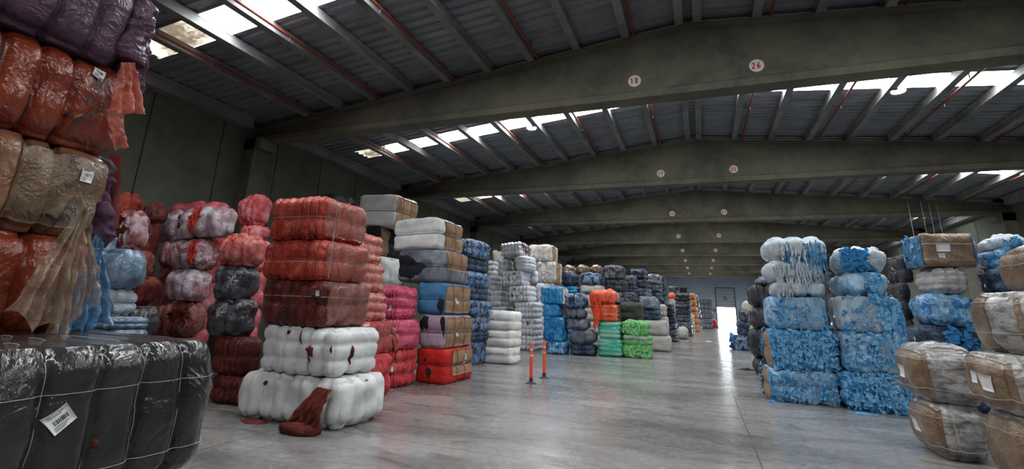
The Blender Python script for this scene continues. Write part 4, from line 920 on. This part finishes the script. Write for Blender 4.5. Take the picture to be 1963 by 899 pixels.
column(69, 2.4, z8([(330, 352+i*7, 300+i*52, 352+i*52, ('grey_knit', 'black', 'slate', 'navy', 'slate')[i], 'soft', ('pale grey bale', 'black bale', 'slate bale', 'navy bale', 'slate floor bale')[i], {}) for i in range(5)]), 'farthest dark column beside the orange one')
for r in range(6):
    zt = 390+r*30; n = 3
    for c_ in range(n):
        a = 378+c_*34; z0, z1 = (5-r)*.655, (6-r)*.655-.01
        X0 = aty(1260+a*.2224, 610, 79)[0]; X1 = aty(1260+(a+33)*.2224, 610, 79)[0]
        bale(X0, X1, 79, 80.4, z0, z1, 'grey_knit', 'soft', 'grey bale left of the far door, row %d from the top, %s' % (r+1, ('left', 'middle', 'right')[c_]), 'grey bales in the wall beside the far door', g=(2, 2, 0), r=.15, crump=.01)
        # gathered ends of the wrapping
def extinguisher():
    X = aty(1371, 620, 78.5)[0]; r = bpy.data.objects.new('fire_extinguisher_trolley', None); COL.objects.link(r); r.location = (X, 78.5, 0)
    tag(r, 'red wheeled fire extinguisher left of the far door', 'fire extinguisher')
    MB().lathe([(.05, .12), (.24, .14), (.26, .25), (.26, .95), (.18, 1.1), (.07, 1.16), (.06, 1.26)]).build('tank', plain('signal_red', (.55, .02, .02), .4), r, True)
    for s_ in (-1, 1):
        MB().tube([(s_*.3, .05+.14*cos(a), .15+.14*sin(a)) for a in np.linspace(0, 2*pi, 16, endpoint=False)], .03, 6, True).build('wheel', M_dwire, r)
        MB().tube([(s_*.2, .2, .2), (s_*.2, .3, 1.5)], .02).build('handle_bar', M_dwire, r)
    MB().tube([(-.28, .05, .15), (.28, .05, .15)], .02).tube([(-.2, .3, 1.5), (.2, .3, 1.5)], .02).build('axle', M_dwire, r)
extinguisher()
ob = MB().box(1.72, 2.0, YF-.06, YF-.02, 2.35, 2.62).build('wall_sign', plain('sign_blue2', (.05, .22, .45), .5)); tag(ob, 'small blue sign on the far wall left of the roller door', 'sign')

# ---- right side
z9 = lambda l: [R(1400+a*.4227, 1400+b*.4227, 420+c*.4227, 420+d*.4227, sk, pre, look, **o) for (a, b, c, d, sk, pre, look, o) in l]
def blue_rag(n=160, st=30, seed=1, sk='sky_rag', size=.11, L=.4, u=(-1, 1), film=None, card=False):
    def f(o, s):
        if n: scraps(s, '-y', n, size, S[sk], o, seed, u, (-1, 1), out=.05)
        if st: strips(s, '-y', st, L, .05, S[sk if not film else 'sky_rag'], o, seed+1, u, (-.3, 1), out=.05, floorz=-o.location.z)
        if film: panel(s, '-y', film[0], film[1], -.85, .85, F_milk, 'film_layer', o, .05, (14, 12), ragged=.25)
        if card:
            panel(s, '-x', -.8, .95, -.95, .95, S['cardboard'], 'cardboard_sheet', o, .015, (10, 10)); scraps(s, '-x', 40, .12, S[sk], o, seed+3, (-1, -.5), (-1, 1), 'loose_scraps', .05)
    return f
column(13.15, 1.1, z9([
 (140, 430, 78, 186, 'milky_blue', 'puff', 'milky blue wrapped bale with hanging rags', dict(g=(3, 2, 0), post=lambda o, s: (strips(s, '-y', 46, .75, .035, S['sky_rag'], o, 3, (-.5, 1), (-.4, .7), out=.06), strips(s, '-y', 18, .5, .04, S['white_rag'], o, 9, (-.5, .3), (-.3, .6), out=.07)))),
 (150, 408, 186, 276, 'milky_blue', 'soft', 'pale blue film bale', dict(g=(2, 2, 0), post=lambda o, s: strips(s, '-y', 60, .6, .035, S['pale_blue_rags'], o, 5, (-.9, 1), (-.2, .9), out=.06))),
 (178, 428, 277, 366, 'milky_blue', 'puff', 'white-blue film bale', dict(g=(3, 2, 0), crump=.008, post=lambda o, s: strips(s, '-y', 12, .5, .03, S['pale_blue_rags'], o, 6, (-.9, -.2), (.3, .9)))),
 (155, 440, 352, 508, 'pale_blue_film', 'film', 'crinkled light blue film bale', dict(g=(2, 2, 1), r=.12, post=blue_rag(50, 6, 3, film=(-.5, .8)))),
 (160, 482, 505, 685, 'sky_rag', 'rag', 'shaggy blue rag bale with cardboard side', dict(post=blue_rag(230, 60, 4, card=True))),
 (160, 490, 685, 850, 'pale_blue_film', 'rag', 'light blue bale wrapped in torn film', dict(post=blue_rag(110, 24, 5, film=(-.2, .9), card=True)))]), 'left light blue stack', None)
column(12.85, 1.15, z9([
 (440, 710, 126, 240, 'milky_blue', 'puff', 'pale film bale with blue rag bundles', dict(g=(3, 2, 0), post=lambda o, s: scraps(s, '-y', 130, .12, S['blue_rag'], o, 3, (-1, .2), (-.9, .9), out=.04))),
 (458, 718, 238, 350, 'pale_blue_film', 'soft', 'blue film bale with spilling rags', dict(g=(2, 0, 3), post=lambda o, s: strips(s, '-y', 30, .5, .08, S['sky_rag'], o, 5, (0, .6), (-.2, .8), out=.05))),
 (450, 775, 350, 515, 'milky_blue', 'film', 'crinkled milky blue bale', dict(g=(2, 2, 1), r=.1, post=lambda o, s: (blue_rag(90, 0, 6, film=(-.8, .4))(o, s), strips(s, '-y', 40, .9, .06, S['sky_rag'], o, 7, (.3, 1), (-.3, 1), out=.06)))),
 (468, 812, 515, 703, 'pale_blue_film', 'film', 'light blue film bale with crumpled face', dict(g=(2, 2, 2), r=.1, post=blue_rag(130, 10, 8, film=(.1, 1)))),
 (470, 832, 703, 868, 'sky_rag', 'rag', 'blue bale spilling scraps', dict(post=blue_rag(240, 50, 9, film=(.35, .8))))]), 'right light blue stack', None)
column(18.6, 1.3, [
 R(1452, 1474, 534, 546, 'slate', 'soft', 'small grey film bundle', D=.6),
 R(1434, 1480, 545, 589, 'black', 'puff', 'black bale with pale dusty top', g=(3, 4, 0)),
 R(1437, 1480, 589, 631, 'black', 'puff', 'black round-cornered bale', g=(3, 4, 0)),
 R(1436, 1480, 631, 688, 'black', 'puff', 'black sagging bale', g=(3, 4, 0)),
 R(1444, 1482, 688, 720, 'black', 'puff', 'black bale on the floor', g=(3, 4, 0))], 'black stack beside light blue bales')
column(31, 1.6, z8([
 (712, 790, 425, 520, 'dark_grey', 'soft', 'grey torn bale', dict(crump=.05)),
 (692, 790, 520, 640, 'navy', 'rag', 'navy torn bale', dict(crump=.05)),
 (650, 790, 640, 770, 'navy_white', 'rag', 'navy bale with blue scraps', dict(crump=.05, post=lambda o, s: scraps(s, '-x', 60, .25, S['blue_rag'], o, 4)))]), 'dark pile right of the bright doorway')
column(36, 1.6, z8([(738, 815, 352, 440, 'cream', 'soft', 'cream bale with dark top', {}), (745, 815, 440, 530, 'cream', 'soft', 'cream bale', {})]), 'cream stack behind the dark pile', 'cream bale')
column(15.6, 1.2, [R(1574, 1602, 523, 600, 'black', 'film', 'black glossy film bale'), R(1574, 1602, 600, 700, 'black', 'film', 'black film bale')], 'gap between the two light blue stacks', 'black bale')
column(15.3, 1.2, [
 R(1698, 1748, 490, 540, 'black', 'film', 'black glossy film bale'),
 R(1700, 1748, 541, 612, 'black', 'film', 'black film bale with crinkled sheen')], 'glossy black stack behind light blue', 'black bale')
# wrapped box, dove rags, blue film
z10 = lambda l: [R(1680+a*.555, 1680+b*.555, 400+c*.555, 400+d*.555, sk, pre, look, **o) for (a, b, c, d, sk, pre, look, o) in l]
def brownbox(o, s):
    paper(s, '-y', -.25, .1, .24, .16, o, 0, False, .02); paper(s, '-y', -.36, -.35, .10, .10, o, 0, True, .02)
    for z in (.35, -.6): wire(s, 2, z, M_wire, o, .005, .01)
    scraps(s, '-x', 20, .15, S['sky_rag'], o, 3); panel(s, '-x', -.9, .9, -.9, .9, F_blue, 'blue_film_end', o, .02)
    panel(s, '-y', .88, 1, -.9, .9, F_blue, 'blue_film_edge', o, .02, (5, 10))
column(14.1, 1.2, z10([
 (92, 345, 85, 203, 'cardboard_wrapped', 'wrap', 'film-wrapped cardboard bale with white papers', dict(g=(4, 0, 0), gd=(.02, 0, 0), r=.07, bulge=.02, ry=1, post=brownbox)),
 (135, 325, 200, 297, 'dove_rags', 'puff', 'dove grey cloth bale', dict(g=(3, 0, 3), gd=(.05, 0, .04), r=.2, crump=.012)),
 (115, 345, 293, 405, 'blue_film', 'soft', 'blue rag bale under milky film', dict(g=(2, 0, 2), crump=.02, post=lambda o, s: panel(s, '-y', -1, -.1, -.6, .9, F_milk, 'film_layer', o, .03, ragged=.3))),
 (100, 362, 405, 492, 'navy', 'puff', 'navy and blue film bale', dict(g=(3, 0, 2), post=lambda o, s: scraps(s, '-y', 50, .14, S['blue_rag'], o, 3, (-.3, .9)))),
 (100, 372, 492, 580, 'navy', 'puff', 'navy bale', {})]), 'cardboard-topped stack', 'navy bale')
column(13.6, 1.1, z10([
 (340, 520, 92, 140, 'milky_blue', 'soft', 'white film-topped bale', dict(post=lambda o, s: strips(s, '-y', 24, .6, .05, S['sky_rag'], o, 3, (-.9, .3), (-.2, .8)))),
 (345, 520, 138, 205, 'blue_film', 'rag', 'blue rag bale', {}),
 (350, 520, 203, 290, 'navy', 'rag', 'navy and blue bale with hanging rags', dict(post=lambda o, s: strips(s, '-y', 30, .8, .05, S['sky_rag'], o, 3, (-.3, .6), (.1, 1)))),
 (350, 520, 290, 380, 'navy', 'rag', 'navy bale', {})]), 'blue stack behind brown bales', 'navy bale')
# brown and grey film bales at the right edge
def bf(zs=(.55, -.5), labs=((-.1, 0., .13, .17),), u1=1):
    def f(o, s):
        panel(s, '-x', -.98, u1, -.9, .9, S['cardboard_wrapped'], 'cardboard_sheet', o, .008, (14, 12), ragged=.03)
        panel(s, '-y', -1, -.72, -.9, .9, S['cardboard_wrapped'], 'cardboard_sheet', o, .008, (6, 12), ragged=.03)
        for (u, v, w, h) in labs: paper(s, '-x', u, v, w, h, o, -.1, False, .022)
        for z in zs: wire(s, 2, z, M_wire, o, .003, .014, 'twine', 30)
        wire(s, 0, -.33, M_wire, o, .003, .004, 'twine', 30)
    return f
kwf = dict(g=(3, 2, 0), gd=(.03, .03, 0), r=.20, bulge=.05, lump=.04, crump=.005, taper=-.10)
column(9.0, .95, [
 R(1722, 1893, 668, 778, 'grey_clear_film', 'wrap', 'brown and grey film-wrapped bale with label', post=bf(), **kwf),
 R(1750, 1906, 778, 893, 'grey_clear_film', 'wrap', 'brown and grey film-wrapped bale', post=bf((.5, -.55)), **kwf)], 'two-high stack at the lower right')
column(7.55, .95, [
 R(1917, 2090, 470, 557, 'cardboard_wrapped', 'wrap', 'brown film-wrapped bale', post=bf((.3,), (), 1), **kwf),
 R(1866, 2090, 558, 684, 'grey_clear_film', 'wrap', 'film-wrapped bale with wide grey face', post=bf((.6, -.35), (), .1), **kwf),
 R(1853, 2090, 684, 806, 'grey_clear_film', 'wrap', 'film-wrapped bale with two white labels', post=bf((.55, -.5), ((.55, .0, .16, .17), (-.1, .1, .08, .13))), **kwf),
 R(1897, 2090, 806, 925, 'grey_clear_film', 'wrap', 'film-wrapped bale cut by the frame', post=bf((.5,), ()), **kwf)], 'stack at the right edge')

# ---- bollards
M_or = plain('orange_flexible_plastic', (.80, .06, .015), .45); M_rf = plain('reflective_white_band', (.6, .58, .56), .4); M_rub = plain('black_rubber_base', (.02, .022, .025), .6)
def bollard(x, y, label):
    r = bpy.data.objects.new('bollard', None); COL.objects.link(r); r.location = (x, y, 0); tag(r, label, 'bollard', 'orange lane bollards')
    MB().lathe([(.125, 0), (.125, .012), (.10, .022), (.055, .035), (.042, .06), (.040, .12), (.030, .125)]).build('base', M_rub, r)
    MB().lathe([(.034, .12), (.040, .14), (.036, .16), (.036, .895), (.030, .91), (.008, .912)], seg=24).build('post', M_or, r, True)
    for z in (.60, .735): MB().lathe([(.0365, z), (.038, z+.002), (.038, z+.045), (.0365, z+.047)], seg=24).build('reflective_band', M_rf, r)
    for a in range(4): MB().lathe([(.001, 0), (.009, 0), (.009, .006), (.001, .008)], .095*cos(a*pi/2+.4), .095*sin(a*pi/2+.4), 8).build('bolt', M_al, r).location = (0, 0, .021)
bollard(-3.86, 12.34, 'orange striped flexible bollard nearer to the camera, left of the pair')
bollard(-3.86, 13.46, 'orange striped flexible bollard farther back, right of the pair')
# ---- small things on the floor
def litter(x, y, w, h, sk, label, seed):
    rr = np.random.RandomState(seed); V, Fq = [], []; n = 18
    for i in range(n):
        for j in range(10):
            a = i/n*2*pi; t = (j+.5)/10; V.append((w*t*cos(a)*(1+.35*rr.rand()), w*.6*t*sin(a)*(1+.35*rr.rand()), max(.003, h*(1-t)*(.6+.8*rr.rand())+.003)))
    for i in range(n):
        for j in range(9): a, b = i*10+j, ((i+1) % n)*10+j; Fq.append([a, a+1, b+1, b])
    o = link('fabric_scrap', V, Fq, S[sk], None, True); o.location = (x, y, 0); tag(o, label, 'fabric scrap')
litter(1.32, 20.0, .28, .06, 'tear_black', 'small black rag on the floor beside the black stack', 3)
litter(-3.52, 2.9, .12, .10, 'white_rag', 'scrap of white film on the floor at the grey bale corner', 4)
litter(1.28, 13.0, .12, .03, 'sky_rag', 'light blue lint on the floor by the left light blue stack', 5)
litter(-6.05, 6.12, .2, .03, 'dark_red_film', 'dark red scrap on the floor left of the bottom white bale', 6)
litter(-5.3, 9.4, .06, .015, 'red_rag', 'tiny red scrap on the floor before the red covered bale', 7)
litter(-6.0, 8.9, .07, .012, 'white_rag', 'tiny white scrap on the floor beside the salmon stack', 8)
litter(.35, 39.5, .22, .05, 'white_rag', 'white scrap on the floor far down the aisle', 9)
litter(2.75, 12.5, .25, .03, 'sky_rag', 'light blue scraps on the floor under the right light blue stack', 10)
# ---- cable tray hung from the roof on the right
r = MB().box(8.3, 9.85, 26.2, 26.4, 4.9, 4.93).box(8.3, 9.85, 26.18, 26.2, 4.9, 4.98).box(8.3, 9.85, 26.4, 26.42, 4.9, 4.98).build('cable_tray', M_al)
tag(r, 'steel cable tray hung on thin rods from the roof behind the wrapped cardboard bale', 'cable tray')
for x in (8.58, 9.03, 9.29, 9.55): MB().tube([(x, 26.3, 4.92), (x, 26.3, zroof(x)-.006)], .012).build('hanging_rod', M_al, r)
